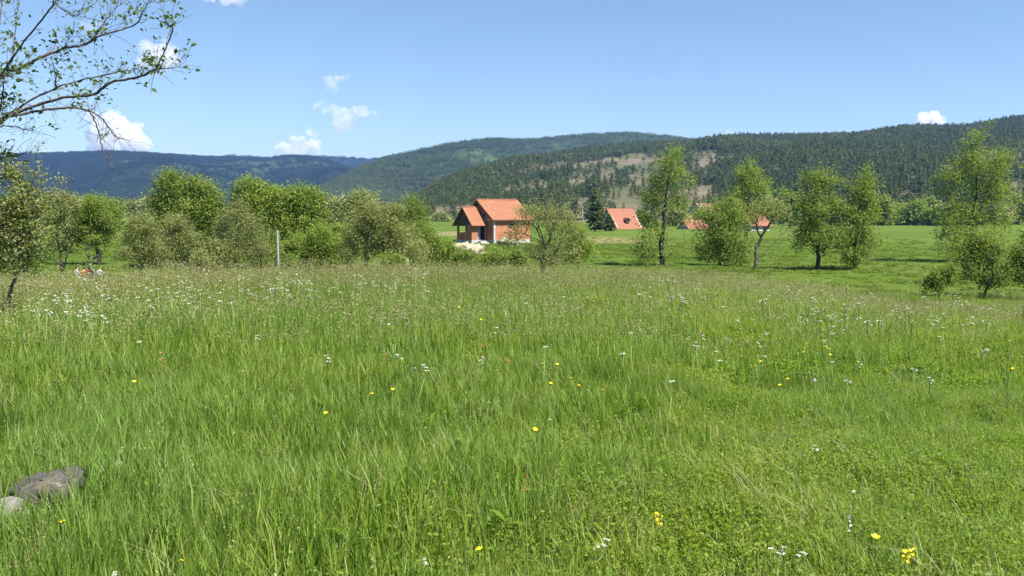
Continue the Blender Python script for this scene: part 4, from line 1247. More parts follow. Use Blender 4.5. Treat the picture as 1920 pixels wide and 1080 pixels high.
far_tree('round_tree', 'pale round tree far behind the long branch of the forked tree', 'tree', 1480, 418, 46, 66, 300, 'leaf_mid', 201, 2200)
bushes = [(1655, 416, 40, 46), (1688, 415, 34, 32), (1716, 414, 36, 40), (1742, 414, 30, 46), (1768, 414, 34, 30), (1640, 417, 30, 30), (1795, 413, 40, 26), (1870, 413, 34, 30), (1905, 413, 44, 44), (1935, 413, 44, 50), (1505, 420, 34, 34), (1462, 422, 30, 34), (1512, 418, 24, 26), (1575, 418, 40, 34), (1598, 417, 30, 28)]
bushes += [(1672, 418, 44, 24), (1704, 418, 44, 24), (1732, 417, 44, 24), (1758, 417, 44, 24), (1782, 417, 44, 22), (1818, 416, 50, 24), (1848, 416, 50, 24), (1886, 416, 44, 28)]
blab = ['rounded hedge bush at the foot of the hill right of the slim upright tree', 'low hedge bush at the foot of the hill beside the rounded one', 'medium hedge bush in the middle of the far hedgerow', 'pointed hedge bush left of the largest tree', 'low bush of the far hedgerow seen left of the largest crown',
        'small hedge bush touching the slim upright tree', 'low flat bush behind the largest tree', 'low bush seen through the right part of the largest crown', 'dark bush of the far hedgerow at the right edge', 'tall bush of the far hedgerow outside the right edge',
        'bush between the far red house and the round crowned tree', 'bush beside the far red house behind the forked tree', 'small bush left of the round crowned tree', 'far bush seen behind the round crowned tree', 'far bush seen between the round and the slim tree'] + ['low scrub filling the foot of the far hedgerow between its taller bushes'] * 8
for q, ((u_, vb, w_, h_), lb) in enumerate(zip(bushes, blab)):
    far_tree('hedge_bush', lb, 'bush', u_, vb, w_, h_, 330 + (q * 37) % 60, ['leaf_mid', 'leaf_olive', 'leaf_mid'][q % 3], 210 + q, 2600, 'far hedgerow at the foot of the right hill')
for q, (u_, vb, w_, h_, D, mt, lb) in enumerate([
        (1318, 428, 34, 40, 300, 'leaf_mid', 'small tree beside the low far roof right of the tall thin tree'), (1270, 425, 26, 36, 310, 'leaf_olive', 'small tree behind the tall thin tree by the low roofs'),
        (1205, 428, 22, 30, 300, 'leaf_dark', 'dark small tree at the right end of the dormered red roof'), (825, 420, 30, 14, 500, 'leaf_olive', 'low bush on the far field left of the brick house'),
        (250, 402, 40, 26, 420, 'leaf_olive', 'hazy bush on the far slope in the left gap'), (215, 408, 36, 34, 380, 'leaf_mid', 'hazy tree in the left gap beside the small red roof'),
        (280, 398, 40, 26, 450, 'leaf_olive', 'hazy brownish bush behind the scrubby pointed tree'), (225, 440, 30, 20, 230, 'leaf_mid', 'bush in the pasture behind the scrubby pointed tree'),
        (1385, 425, 30, 34, 310, 'leaf_mid', 'small tree left of the far white walled house')]):
    far_tree('far_tree', lb, 'tree', u_, vb, w_, h_, D, mt, 240 + q, 1200)


def conifer(u, vb, h, w, D, label, seed):
    m_ = D / F
    x_ = (u - CX) * m_
    z_ = float(ground(x_, D))
    H = EYE + (HY - (vb - h)) * m_ - z_
    root = empty('spruce', (x_, D, z_)); tag(root, label, 'conifer', 'spruces beside the dormered red roof')
    me = pine_mesh('spruce', H, w * m_ / 2, 1500, seed, MAT['needle'], MAT['bark_dark'], base=0.04, leaf=0.75, irregular=0.22)
    # split trunk and crown
    nv = len(me.vertices); c = np.empty(nv * 3, np.float32); me.vertices.foreach_get('co', c); c = c.reshape(-1, 3)
    ncr = 1500 * 4
    var = np.random.default_rng(seed).uniform(0, 1, 1500)
    obj('crown', mk_mesh('spruce_crown', c[:ncr], [np.arange(ncr).reshape(-1, 4)], [MAT['needle']], attrs={'var': var}), root)
    i = np.arange(5)
    obj('trunk', mk_mesh('spruce_trunk', c[ncr:], [np.stack([i, (i + 1) % 5, (i + 1) % 5 + 5, i + 5], -1)], [MAT['bark_dark']]), root)


conifer(1116, 433, 80, 36, 225, 'tall dark spruce between the utility pole and the dormered red roof', 301)
conifer(1142, 432, 30, 24, 235, 'short dark spruce under the left edge of the dormered red roof', 302)


# ------------------------------------------------------------------ building helpers
class MB:
    """collects boxes, prisms and tubes with metre-scaled uv into one mesh"""
    def __init__(s): s.V, s.Fs = [], []

    def poly(s, pts):
        n = len(s.V); s.V += [tuple(p) for p in pts]; s.Fs.append(list(range(n, n + len(pts))))

    def hexa(s, b, t):
        n = len(s.V)
        s.V += [tuple(p) for p in b] + [tuple(p) for p in t]
        k = len(b)
        s.Fs.append([n + i for i in range(k)][::-1]); s.Fs.append([n + k + i for i in range(k)])
        for i in range(k):
            j = (i + 1) % k
            s.Fs.append([n + i, n + j, n + k + j, n + k + i])

    def box(s, x0, x1, y0, y1, z0, z1):
        s.hexa([(x0, y0, z0), (x1, y0, z0), (x1, y1, z0), (x0, y1, z0)], [(x0, y0, z1), (x1, y0, z1), (x1, y1, z1), (x0, y1, z1)])

    def slab(s, pts, thick):
        """polygon extruded along its normal, downward by thick"""
        P = [Vector(p) for p in pts]
        nrm = (P[1] - P[0]).cross(P[2] - P[0]).normalized()
        if nrm.z < 0: P = P[::-1]; nrm = -nrm
        s.hexa([p - nrm * thick for p in P], P)

    def cone(s, a, b, ra, rb, k=8):
        a, b = Vector(a), Vector(b)
        d = (b - a).normalized()
        x_ = d.cross(Vector((1, 0, 0) if abs(d.z) > .9 else (0, 0, 1))).normalized(); y_ = d.cross(x_)
        ring = lambda c, r: [c + (x_ * math.cos(i * 2 * math.pi / k) + y_ * math.sin(i * 2 * math.pi / k)) * r for i in range(k)]
        s.hexa(ring(a, ra), ring(b, rb))

    def build(s, name, mat, parent=None, bevel=0.0):
        me = bpy.data.meshes.new(name)
        me.from_pydata([tuple(v) for v in s.V], [], s.Fs)
        uv = me.uv_layers.new(name='UVMap')
        for p in me.polygons:
            nn = p.normal
            if abs(nn.z) > 0.95: ax, ay = Vector((1, 0, 0)), Vector((0, 1, 0))
            else:
                ax = Vector((-nn.y, nn.x, 0)).normalized(); ay = nn.cross(ax)
            for li in p.loop_indices:
                c = me.vertices[me.loops[li].vertex_index].co
                uv.data[li].uv = (c.dot(ax), c.dot(ay))
        me.materials.append(mat)
        me.update()
        o = obj(name, me, parent)
        if bevel:
            b = o.modifiers.new('bevel', 'BEVEL'); b.width = bevel; b.segments = 2
        return o


# --- the unfinished brick house; local x = ridge direction (away to the right), local y = toward the back left
TH = math.radians(37)
cY = 143.0
cX = (926 - CX) / F * cY
gz = float(ground(cX, cY))
HB = EYE + (HY - 459) / F * cY           # floor level of the plinth foot
house = empty('brick_house', (cX, cY, HB))
house.rotation_euler = (0, 0, TH)
tag(house, 'unfinished hollow brick house with two orange tiled gables and a pale plinth', 'house')
Wd, Ln, EH, RH = 8.0, 7.2, 4.05, 7.15
t_ = 0.25
P0 = -0.4 - 1.2
# plinth
m1 = MB()
m1.box(0.0, Ln, 0, Wd, P0, 0.75)
m1.box(-2.9, -0.004, Wd / 2 - 2.1, Wd / 2 + 2.1, P0, 0.75)
m1.build('plinth', MAT['concrete'], house)
# main walls (long sunlit wall, gable wall, back walls)
m2 = MB()
m2.box(0, Ln, 0.02, t_, 0.752, EH - 0.3)
m2.box(0, Ln, Wd - t_, Wd - 0.02, 0.752, EH - 0.3)
m2.box(Ln - t_, Ln, t_ + .002, Wd - t_ - .002, 0.752, EH - 0.3)
m2.box(0, t_, t_ + .002, Wd - t_ - .002, 0.752, EH - 0.3)
def gable(mb, x0, x1, ya, yb, z0, zr):
    ym = (ya + yb) / 2
    mb.hexa([(x0, ya, z0), (x0, ym, zr), (x0, yb, z0)][::-1], [(x1, ya, z0), (x1, ym, zr), (x1, yb, z0)][::-1])
gable(m2, 0, t_, 0.15, Wd - 0.15, EH, RH - 0.32)
gable(m2, Ln - t_, Ln, 0.15, Wd - 0.15, EH, RH - 0.32)
m2.build('wall', MAT['brick'], house)
m3 = MB()           # ring beam and corner columns of raw concrete
m3.box(-0.004, Ln + .004, 0.0, 0.3, EH - 0.298, EH - 0.002)
m3.box(-0.004, Ln + .004, Wd - 0.3, Wd, EH - 0.298, EH - 0.002)
m3.box(-0.004, 0.3, 0.302, Wd - 0.302, EH - 0.298, EH - 0.002)
m3.build('ring_beam', MAT['concrete'], house)
m3 = MB()
m3.box(-0.03, 0.28, -0.03, 0.28, 0.754, EH - 0.3)
m3.build('corner_column', MAT['concrete'], house)
# roofs
def gable_roof(name, x0, x1, yc, half, ze, zr, mat, parent, th=0.16):
    r_ = MB()
    sl = (zr - ze) / half
    r_.slab([(x0, yc - half, ze), (x1, yc - half, ze), (x1, yc, zr), (x0, yc, zr)], th)
    r_.slab([(x0, yc + half, ze), (x0, yc, zr), (x1, yc, zr), (x1, yc + half, ze)], th)
    o = r_.build(name, mat, parent)
    c_ = MB()
    for k in range(int((x1 - x0) / 0.4)):
        c_.cone((x0 + k * .4, yc, zr + .0), (x0 + k * .4 + .43, yc, zr + .01), 0.13, 0.11, 7)
    c_.build('ridge_tiles', mat, o)
    return o
ro = gable_roof('roof', -0.55, Ln + 0.55, Wd / 2, Wd / 2 + 0.5, EH - 0.12, RH, MAT['tile'], house)
f = MB()
for yy, zz in ((-.5 + .02, EH - .34), (Wd + .5 - .08, EH - .34)):
    f.box(-0.5, Ln + .5, yy, yy + .06, zz, zz + .16)
f.build('eave_board', MAT['timber'], ro)
f = MB()
h_ = Wd / 2 + .48
for s in (-1, 1):
    f.slab([(-0.54, Wd / 2 + s * h_, EH - .30), (-0.50, Wd / 2 + s * h_, EH - .30), (-0.50, Wd / 2, RH - .18), (-0.54, Wd / 2, RH - .18)], 0.18)
f.build('barge_board', MAT['timber'], ro)
# gable window and long wall window of the main house
w = MB(); w.box(-0.012, 0.05, 2.2, 2.9, 4.35, 5.05); wo = w.build('window', MAT['plaster'], house)
w = MB(); w.box(-0.02, -0.014, 2.28, 2.82, 4.43, 4.97); w.build('pane', MAT['glass'], wo)
w = MB(); w.box(2.9, 4.1, -0.012, 0.04, 2.55, 3.70); wo = w.build('window', MAT['opening'], house)
# front wing: parapet veranda toward the left, brick piers, dark recess with bluish door on its right side
y0, y1 = Wd / 2 - 2.1, Wd / 2 + 2.1      # y0 is the side toward the camera right
WE, WR = 3.05, 6.0
v_ = MB()
v_.box(-2.9, -2.9 + t_, y0, y1, 0.752, 1.9)                 # parapet of the gable front
v_.box(-2.9, -2.9 + t_, y0, y0 + 1.25, 1.902, 3.2)          # pier at the right
v_.box(-2.9, -2.9 + t_, y1 - 0.35, y1, 1.902, 3.2)          # pier at the left
v_.box(-2.9 + t_ + .002, -1.75, y0, y0 + t_, 0.752, 3.0)    # short sunlit side wall
v_.box(-2.9 + t_ + .002, -0.004, y1 - t_, y1, 0.752, 1.9)   # parapet on the far side
v_.box(-0.6, -0.004, y1 - t_, y1, 1.902, 3.0)
v_.build('wing_wall', MAT['brick'], house)
v_ = MB()
v_.box(-2.905, -2.9 + t_ - .01, y0 + .02, y1 - .02, 3.202, 3.42)
v_.build('lintel', MAT['timber'], house)
v_ = MB(); gable(v_, -2.9, -2.75, y0 + .02, y1 - .02, 3.422, 5.72); v_.build('gable_boarding', MAT['timber'], house)
v_ = MB(); v_.box(-2.86, -2.68, y0 + 1.3, y0 + 1.62, 1.902, 3.2); v_.build('veranda_post', MAT['timber'], house)
v_ = MB(); v_.box(-0.06, -0.012, y0 + .3, y1 - .3, 0.8, 3.0); v_.build('doorway', MAT['opening'], house)
v_ = MB(); v_.box(-1.72, -0.9, y0 + .5, y0 + .56, 0.76, 2.95); v_.build('door', MAT['door_blue'], house)
v_ = MB(); v_.box(-0.30, -0.06, y0 + .02, y0 + .24, 0.754, 3.0); v_.build('wing_pier', MAT['brick'], house)
wr = gable_roof('wing_roof', -3.35, -0.57, Wd / 2, 2.85, WE - .05, WR, MAT['tile'], house, 0.14)
v_ = MB()
for s in (-1, 1):
    v_.slab([(-3.38, Wd / 2 + s * 2.84, WE - .2), (-3.34, Wd / 2 + s * 2.84, WE - .2), (-3.34, Wd / 2, WR - .16), (-3.38, Wd / 2, WR - .16)], 0.16)
v_.build('barge_board', MAT['timber'], wr)
v_ = MB(); v_.box(-1.9, -0.3, y0 - 1.1, y0 - .05, -.6, 0.35); v_.box(-1.7, -0.5, y0 - .8, y0 - .052, .352, .6); v_.build('steps', MAT['concrete'], house)


# --- heap of dirt, stones and lumps
def lump(name, label, cat, pos, size, mat, seed, rough=0.25, freq=1.6, sub=4, group=None, rotz=0.0, flat=0.0, kind=None, mname=None):
    import bmesh
    bm = bmesh.new()
    bmesh.ops.create_icosphere(bm, subdivisions=sub, radius=1.0)
    off = Vector((seed * 3.1, seed * 1.7, seed * 0.9))
    for v in bm.verts:
        n_ = v.co.normalized()
        d = 1 + rough * (mnoise.fractal(n_ * freq + off, 0.9, 2.1, 5) + 0.25 * mnoise.noise(n_ * 6 + off))
        c_ = n_ * d
        if flat: c_.z = math.copysign(min(abs(c_.z), flat + 0.10 * mnoise.noise(n_ * 3 + off) + 0.12 * abs(c_.z)), c_.z)
        v.co = Vector((c_.x * size[0], c_.y * size[1], c_.z * size[2]))
    me = bpy.data.meshes.new(mname or name)
    bm.to_mesh(me); bm.free()
    for p_ in me.polygons: p_.use_smooth = sub > 3
    me.materials.append(mat)
    o = obj(name, me, None, pos)
    o.rotation_euler = (0, 0, rotz)
    tag(o, label, cat, group, kind)
    return o


def at_px(u, v, D, dz=0.0):
    p_ = W(u, v, D); p_[2] += dz
    return p_


lump('dirt_heap', 'long pale heap of sandy dirt in front of the brick house', 'heap', at_px(872, 474, 105), (2.5, 2.4, 1.05), MAT['sand'], 1, 0.5, 2.4)
lump('dirt_heap', 'small pale mound against the sunlit long wall of the brick house', 'heap', at_px(951, 456, 138), (1.5, 1.0, 0.75), MAT['sand'], 2, 0.35, 1.8)
lump('rubble_heap', 'low pile of white stones left of the sandy dirt heap', 'heap', at_px(817, 474, 108), (1.3, 0.9, 0.5), MAT['white_stone'], 3, 0.4, 2.5)
lump('marker_stone', 'upright white stone standing under the right side of the olive thicket', 'stone', at_px(763, 496, 43), (0.11, 0.10, 0.30), MAT['white_stone'], 4, 0.2, 1.4)


# --- poles
def pole(name, label, u, vt, vb, D, r_, lean=(0, 0), cross=False, mat='post'):
    x_ = (u - CX) / F * D
    z_ = float(ground(x_, D))
    top = EYE + (HY - vt) / F * D - z_
    root = empty(name, (x_, D, z_)); tag(root, label, 'pole')
    q = MB()
    q.cone((0, 0, -.3), (lean[0], lean[1], top), r_, r_ * 0.75, 10)
    q.build('shaft', MAT[mat], root)
    q = MB()
    q.cone((lean[0], lean[1], top), (lean[0], lean[1], top + r_ * .6), r_ * .78, r_ * .5, 10)
    q.build('cap', MAT[mat], root)
    if cross:
        q = MB(); q.box(lean[0] - .7, lean[0] + .25, -.06, .06, top - .35, top - .23)
        co_ = q.build('crossarm', MAT['timber'], root)
        for xx in (-.6, -.1, .2):
            q = MB(); q.cone((lean[0] + xx, 0, top - .23), (lean[0] + xx, 0, top - .02), .05, .03, 7); q.build('insulator', MAT['plaster'], co_)
    return root


pole('leaning_post', 'pale concrete post leaning left in front of the big bright green tree', 523.5, 433, 512, 40, 0.056, (-0.085, 0))
pole('utility_pole', 'grey utility pole beside the tall dark spruce', 1093, 388, 432, 205, 0.15, (-0.1, 0), True)
pole('utility_pole', 'thin far utility pole behind the left side of the tall thin tree', 1217, 392, 420, 300, 0.14, (0, 0), True)


# --- far houses
def far_house(label, u0, vb, D, Lm, Wm, eh, rh, th, roofm, sag=0.0, dormer=False, chimney=True, win=2):
    x_ = (u0 - CX) / F * D
    z_ = EYE + (HY - vb) / F * D
    root = empty('tiled_house', (x_, D, z_)); root.rotation_euler = (0, 0, th)
    tag(root, label, 'house')
    q = MB(); q.box(0, Lm, 0, Wm, -2.5, eh)
    gable(q, 0.0, 0.2, 0.05, Wm - .05, eh, rh - .3); gable(q, Lm - .2, Lm, 0.05, Wm - .05, eh, rh - .3)
    q.build('wall', MAT['plaster'], root)
    for k in range(win):
        xx = Lm * (k + .7) / (win + .4)
        q = MB(); q.box(xx - .45, xx + .45, -.03, .05, eh - 1.7, eh - .5); wo_ = q.build('window', MAT['plaster'], root)
        q = MB(); q.box(xx - .38, xx + .38, -.045, -.032, eh - 1.63, eh - .57); q.build('pane', MAT['glass'], wo_)
    r_ = MB()
    hf = Wm / 2 + .6
    # bell-cast roof: slope eases towards the eave
    ns = 6
    prof = []
    for k in range(ns + 1):
        t = k / ns
        prof.append((hf * (1 - t), eh - .35 + (rh - eh + .35) * (t ** (1 + sag))))
    for s in (-1, 1):
        for (a0, z0_), (a1, z1_) in zip(prof[:-1], prof[1:]):
            r_.slab([(-.5, Wm / 2 + s * a0, z0_), (Lm + .5, Wm / 2 + s * a0, z0_), (Lm + .5, Wm / 2 + s * a1, z1_), (-.5, Wm / 2 + s * a1, z1_)], .15)
    ro_ = r_.build('roof', MAT[roofm], root)
    if chimney:
        q = MB(); q.box(Lm * .35, Lm * .35 + .6, Wm / 2 + .2, Wm / 2 + .8, rh - .8, rh + .7); q.build('chimney', MAT['tile_old'], ro_)
    if dormer:
        yy = Wm / 2 - hf * .66; zz = eh + (rh - eh) * .30
        q = MB(); q.box(Lm * .42, Lm * .42 + 1.3, yy, yy + 2.0, zz, zz + .95); d_ = q.build('dormer', MAT['timber'], ro_)
        q = MB(); q.box(Lm * .42 + .25, Lm * .42 + 1.05, yy - .02, yy + .02, zz + .25, zz + .85); q.build('pane', MAT['glass'], d_)
        q = MB()
        cxx = Lm * .42 + .65
        q.slab([(cxx - .85, yy - .25, zz + .85), (cxx, yy - .25, zz + 1.5), (cxx, yy + 2.0, zz + 1.5), (cxx - .85, yy + 2.0, zz + .85)], .1)
        q.slab([(cxx + .85, yy - .25, zz + .85), (cxx + .85, yy + 2.0, zz + .85), (cxx, yy + 2.0, zz + 1.5), (cxx, yy - .25, zz + 1.5)], .1)
        q.build('dormer_roof', MAT['timber'], d_)
    return root


TH2 = math.radians(33)
far_house('house with a big orange red roof reaching low and one small dark dormer', 1160, 434, 258, 9.0, 9.6, 0.6, 6.6, TH2, 'tile_red', 0.25, True)
far_house('low house with a plain orange roof just right of the tall thin tree', 1292, 433, 262, 6.6, 5.0, 0.9, 3.2, math.radians(25), 'tile_red', 0, False, False, 1)
far_house('house showing only its pinkish gable roof above the trees of the hamlet', 1322, 418, 320, 7.0, 8.0, 3.4, 7.0, math.radians(40), 'tile_old', 0, False, True, 2)
far_house('small pale roofed house half hidden right behind the tall thin tree', 1285, 424, 310, 5.0, 5.0, 2.2, 4.6, math.radians(40), 'tile_old', 0, False, False, 1)
far_house('white walled house with an orange roof seen through the forked tree', 1409, 444, 240, 5.6, 6.0, 3.2, 6.2, math.radians(20), 'tile_red', 0, False, True, 2)
far_house('tiny far house with a red roof in the left gap between the trees', 196, 446, 240, 3.0, 3.4, 1.3, 2.2, math.radians(20), 'tile_red', 0, False, False, 1)


# ------------------------------------------------------------------ stones in the grass
def stone_mat(name, base1, base2, vein, lichen=(0.30, 0.28, 0.22)):
    m, nt, out = new_mat(name)
    tc = N(nt, 'ShaderNodeTexCoord')
    n1 = N(nt, 'ShaderNodeTexNoise', i_Scale=16.0, i_Detail=10.0, i_Roughness=0.75)
    nt.links.new(tc.outputs['Object'], n1.inputs['Vector'])
    c = ramp(nt, [(0.32, base1), (0.66, base2)], n1.outputs['Fac']).outputs[0]
    mp = N(nt, 'ShaderNodeMapping'); mp.inputs['Scale'].default_value = (3.2, 7.0, 3.0); mp.inputs['Rotation'].default_value = (0, 0, 0.35)
    nt.links.new(tc.outputs['Object'], mp.inputs['Vector'])
    n2 = N(nt, 'ShaderNodeTexNoise', i_Scale=1.0, i_Detail=4.0, i_Distortion=0.9)
    nt.links.new(mp.outputs[0], n2.inputs['Vector'])
    rv = ramp(nt, [(0.492, (0, 0, 0)), (0.505, (1, 1, 1)), (0.515, (1, 1, 1)), (0.528, (0, 0, 0))], n2.outputs['Fac'])
    n3 = N(nt, 'ShaderNodeTexNoise', i_Scale=3.0, i_Detail=3.0)
    nt.links.new(tc.outputs['Object'], n3.inputs['Vector'])
    gate = ramp(nt, [(0.52, (0, 0, 0)), (0.60, (0.8, 0.8, 0.8))], n3.outputs['Fac'])
    fac = N(nt, 'ShaderNodeMath', operation='MULTIPLY')
    nt.links.new(rv.outputs[0], fac.inputs[0]); nt.links.new(gate.outputs[0], fac.inputs[1])
    c = mixc(nt, c, vein, fac.outputs[0])
    n4 = N(nt, 'ShaderNodeTexNoise', i_Scale=5.0, i_Detail=6.0)
    nt.links.new(tc.outputs['Object'], n4.inputs['Vector'])
    rl = ramp(nt, [(0.58, (0, 0, 0)), (0.66, (0.7, 0.7, 0.7))], n4.outputs['Fac'])
    c = mixc(nt, c, lichen, rl.outputs[0])
    p = N(nt, 'ShaderNodeBsdfPrincipled'); p.inputs['Roughness'].default_value = 0.8
    nt.links.new(c, p.inputs['Base Color'])
    b = N(nt, 'ShaderNodeBump', i_Strength=1.0, i_Distance=0.03)
    nt.links.new(n1.outputs['Fac'], b.inputs['Height']); nt.links.new(b.outputs[0], p.inputs['Normal'])
    nt.links.new(p.outputs[0], out.inputs['Surface'])
    return m


MAT['stone_grey'] = stone_mat('slate_grey_stone', (0.048, 0.045, 0.040), (0.130, 0.120, 0.104), (0.36, 0.27, 0.24), (0.15, 0.105, 0.078))
MAT['stone_rust'] = stone_mat('rusty_pale_stone', (0.20, 0.19, 0.17), (0.30, 0.285, 0.26), (0.30, 0.15, 0.09), (0.24, 0.12, 0.07))


def slab_stone(name, label, pos, outline, thick, tilt, rotz, mat, seed):
    """irregular flat boulder: noisy outline, undercut sides, gently uneven top"""
    import bmesh
    bm = bmesh.new()
    r_ = np.random.default_rng(seed)
    n_ = 72
    oa = np.array([a for a, _ in outline]); orr = np.array([q for _, q in outline])
    rings = []
    levels = [(0.0, 0.62, -thick), (0.0, 0.80, -thick * .75), (0.0, 0.95, -thick * .4), (0.0, 1.0, -thick * .16), (0, 0.965, 0.0), (0, 0.85, 0.012), (0, 0.6, 0.018), (0, 0.3, 0.02)]
    for _, s_, z_ in levels:
        ring = []
        for k in range(n_):
            a = 2 * math.pi * k / n_
            rr = float(np.interp(a, oa, orr, period=2 * math.pi)) * s_
            pnt = Vector((math.cos(a) * rr, math.sin(a) * rr, z_))
            q = mnoise.fractal(pnt * 9 + Vector((seed, 0, 0)), 0.7, 2.0, 6) + 0.8 * (abs(mnoise.noise(pnt * 17 + Vector((0, seed, 0)))) - .25)
            pnt += Vector((math.cos(a), math.sin(a), 0)) * q * .022 * (1.4 if z_ < 0 else .5) + Vector((0, 0, q * (.012 if z_ >= 0 else .022)))
            ring.append(bm.verts.new(pnt))
        rings.append(ring)
    for a_, b_ in zip(rings[:-1], rings[1:]):
        for k in range(n_):
            bm.faces.new((a_[k], a_[(k + 1) % n_], b_[(k + 1) % n_], b_[k]))
    bm.faces.new(rings[-1]); bm.faces.new(rings[0][::-1])
    me = bpy.data.meshes.new(name); bm.to_mesh(me); bm.free()
    me.materials.append(mat)
    o = obj(name, me, None, pos); o.rotation_euler = (tilt[0], tilt[1], rotz)
    for p_ in me.polygons: p_.use_smooth = True
    tag(o, label, 'stone', 'stones lying in the near grass')
    return o


def on_ground(u, v, h):
    """where the ray through (u, v) meets a plane h above the meadow"""
    Y = (EYE - h) * F / (v - HY)
    return np.array([(u - CX) / F * Y, Y, h])


pA = on_ground(84, 902, 0.215)
OUTL = [(0, .172), (.35, .195), (.62, .205), (.75, .19), (1.2, .15), (1.8, .125), (2.4, .135), (2.8, .165), (3.1, .195), (3.4, .18), (3.9, .14), (4.5, .115), (5.2, .125), (5.6, .155), (5.75, .18)]
slab_stone('flat_stone', 'flat slate grey stone with pinkish veins, undercut and propped above the grass', pA, OUTL, 0.15, (0.15, -0.13), 0.1, MAT['stone_grey'], 3)
pB = on_ground(8, 962, 0.12)
lump('pale_stone', 'pale whitish stone with a rusty rim at the lower left edge', 'stone', pB - np.array([0, 0, .05]), (0.11, 0.12, 0.13), MAT['stone_rust'], 6, 0.25, 1.8, 4, 'stones lying in the near grass', 0.3, 0.75)
pC = on_ground(222, 880, 0.15)
lump('small_stone', 'small brownish stone half sunk in grass right of the flat grey stone', 'stone', pC - np.array([0, 0, .06]), (0.065, 0.06, 0.10), MAT['stone_rust'], 7, 0.3, 2.0, 3, 'stones lying in the near grass')
pD = on_ground(280, 882, 0.12)
lump('small_stone', 'little grey stone hidden in grass, the rightmost of the four stones', 'stone', pD - np.array([0, 0, .05]), (0.05, 0.05, 0.07), MAT['stone_grey'], 8, 0.3, 2.0, 3, 'stones lying in the near grass')


# ------------------------------------------------------------------ seated people
def skin_obj(name, pts, edges, rad, mat, parent, sub=1):
    me = bpy.data.meshes.new(name)
    me.from_pydata([tuple(p) for p in pts], edges, [])
    me.materials.append(mat)
    o = obj(name, me, parent)
    md = o.modifiers.new('skin', 'SKIN')
    for v, r_ in zip(me.skin_vertices[0].data, rad): v.radius = (r_, r_) if not isinstance(r_, tuple) else r_
    me.skin_vertices[0].data[0].use_root = True
    s_ = o.modifiers.new('sub', 'SUBSURF'); s_.levels = sub; s_.render_levels = sub
    return o


MAT['skin'] = simple_mat('skin', (0.50, 0.32, 0.24), (0.56, 0.37, 0.28), 10, 0.6)
MAT['hair'] = simple_mat('dark_hair', (0.018, 0.013, 0.010), (0.04, 0.03, 0.022), 60, 0.6)
MAT['shirt_red'] = simple_mat('red_shirt', (0.30, 0.010, 0.014), (0.40, 0.016, 0.02), 12, 0.8)
MAT['shirt_white'] = simple_mat('white_shirt', (0.36, 0.36, 0.40), (0.46, 0.46, 0.50), 12, 0.8)
MAT['trousers'] = simple_mat('blue_trousers', (0.10, 0.13, 0.20), (0.16, 0.19, 0.28), 12, 0.85)


def person(label, u, vb, D, face, shirt, scale=1.0):
    x_ = (u - CX) / F * D
    z_ = float(ground(x_, D))
    root = empty('person', (x_, D, z_)); root.rotation_euler = (0, 0, face); root.scale = (scale,) * 3
    tag(root, label, 'person', 'people sitting on the far grass')
    # facing local -y, seated with knees drawn up and arms round the knees
    pts = [(0, 0, .12), (0, .02, .26), (0, .01, .42), (0, -.01, .53), (0, -.03, .61), (0, -.04, .69), (0, -.05, .80), (0, -.045, .87),
           (.17, -.0, .52), (.24, -.14, .34), (.12, -.36, .36), (.05, -.42, .38),
           (-.17, -.0, .52), (-.24, -.14, .34), (-.12, -.36, .36), (-.05, -.42, .38),
           (.10, -.04, .11), (.13, -.38, .42), (.12, -.50, .06), (.12, -.64, .04),
           (-.10, -.04, .11), (-.13, -.38, .42), (-.12, -.50, .06), (-.12, -.64, .04)]
    ed = [(0, 1), (1, 2), (2, 3), (3, 4), (4, 5), (5, 6), (6, 7), (3, 8), (8, 9), (9, 10), (10, 11), (3, 12), (12, 13), (13, 14), (14, 15), (0, 16), (16, 17), (17, 18), (18, 19), (0, 20), (20, 21), (21, 22), (22, 23)]
    rad = [.14, .13, .145, .10, .05, .075, .09, .06, .055, .042, .034, .035, .055, .042, .034, .035, .085, .065, .045, .035, .085, .065, .045, .035]
    skin_obj('body', pts, ed, rad, MAT['skin'], root)
    sp_ = [pts[i] for i in (0, 1, 2, 3, 8, 9, 12, 13)]
    skin_obj('shirt', [(a, b + .002, c + .01) for a, b, c in sp_], [(0, 1), (1, 2), (2, 3), (3, 4), (4, 5), (3, 6), (6, 7)], [.165, .155, .17, .125, .078, .062, .078, .062], shirt, root)
    tp = [pts[i] for i in (0, 16, 17, 18, 20, 21, 22)]
    skin_obj('trousers', [(a, b, c - .005) for a, b, c in tp], [(0, 1), (1, 2), (2, 3), (0, 4), (4, 5), (5, 6)], [.158, .105, .085, .062, .105, .085, .062], MAT['trousers'], root)
    skin_obj('hair', [(0, .0, .72), (0, .0, .80), (0, -.02, .89), (0, -.07, .91)], [(0, 1), (1, 2), (2, 3)], [.075, .105, .085, .05], MAT['hair'], root)


person('person in a white shirt sitting on the grass, leftmost of the group', 143.5, 511, 64, 2.4, MAT['shirt_white'], 0.88)
person('person in a bright red top sitting with the back turned on the grass', 157, 511, 63, 3.3, MAT['shirt_red'], 0.98)
person('person in red sitting just behind the pale forked trunk', 170, 512, 65, 0.8, MAT['shirt_red'], 0.9)
person('person in white sitting right of the pale forked trunk', 186, 512, 64, 2.6, MAT['shirt_white'], 0.9)


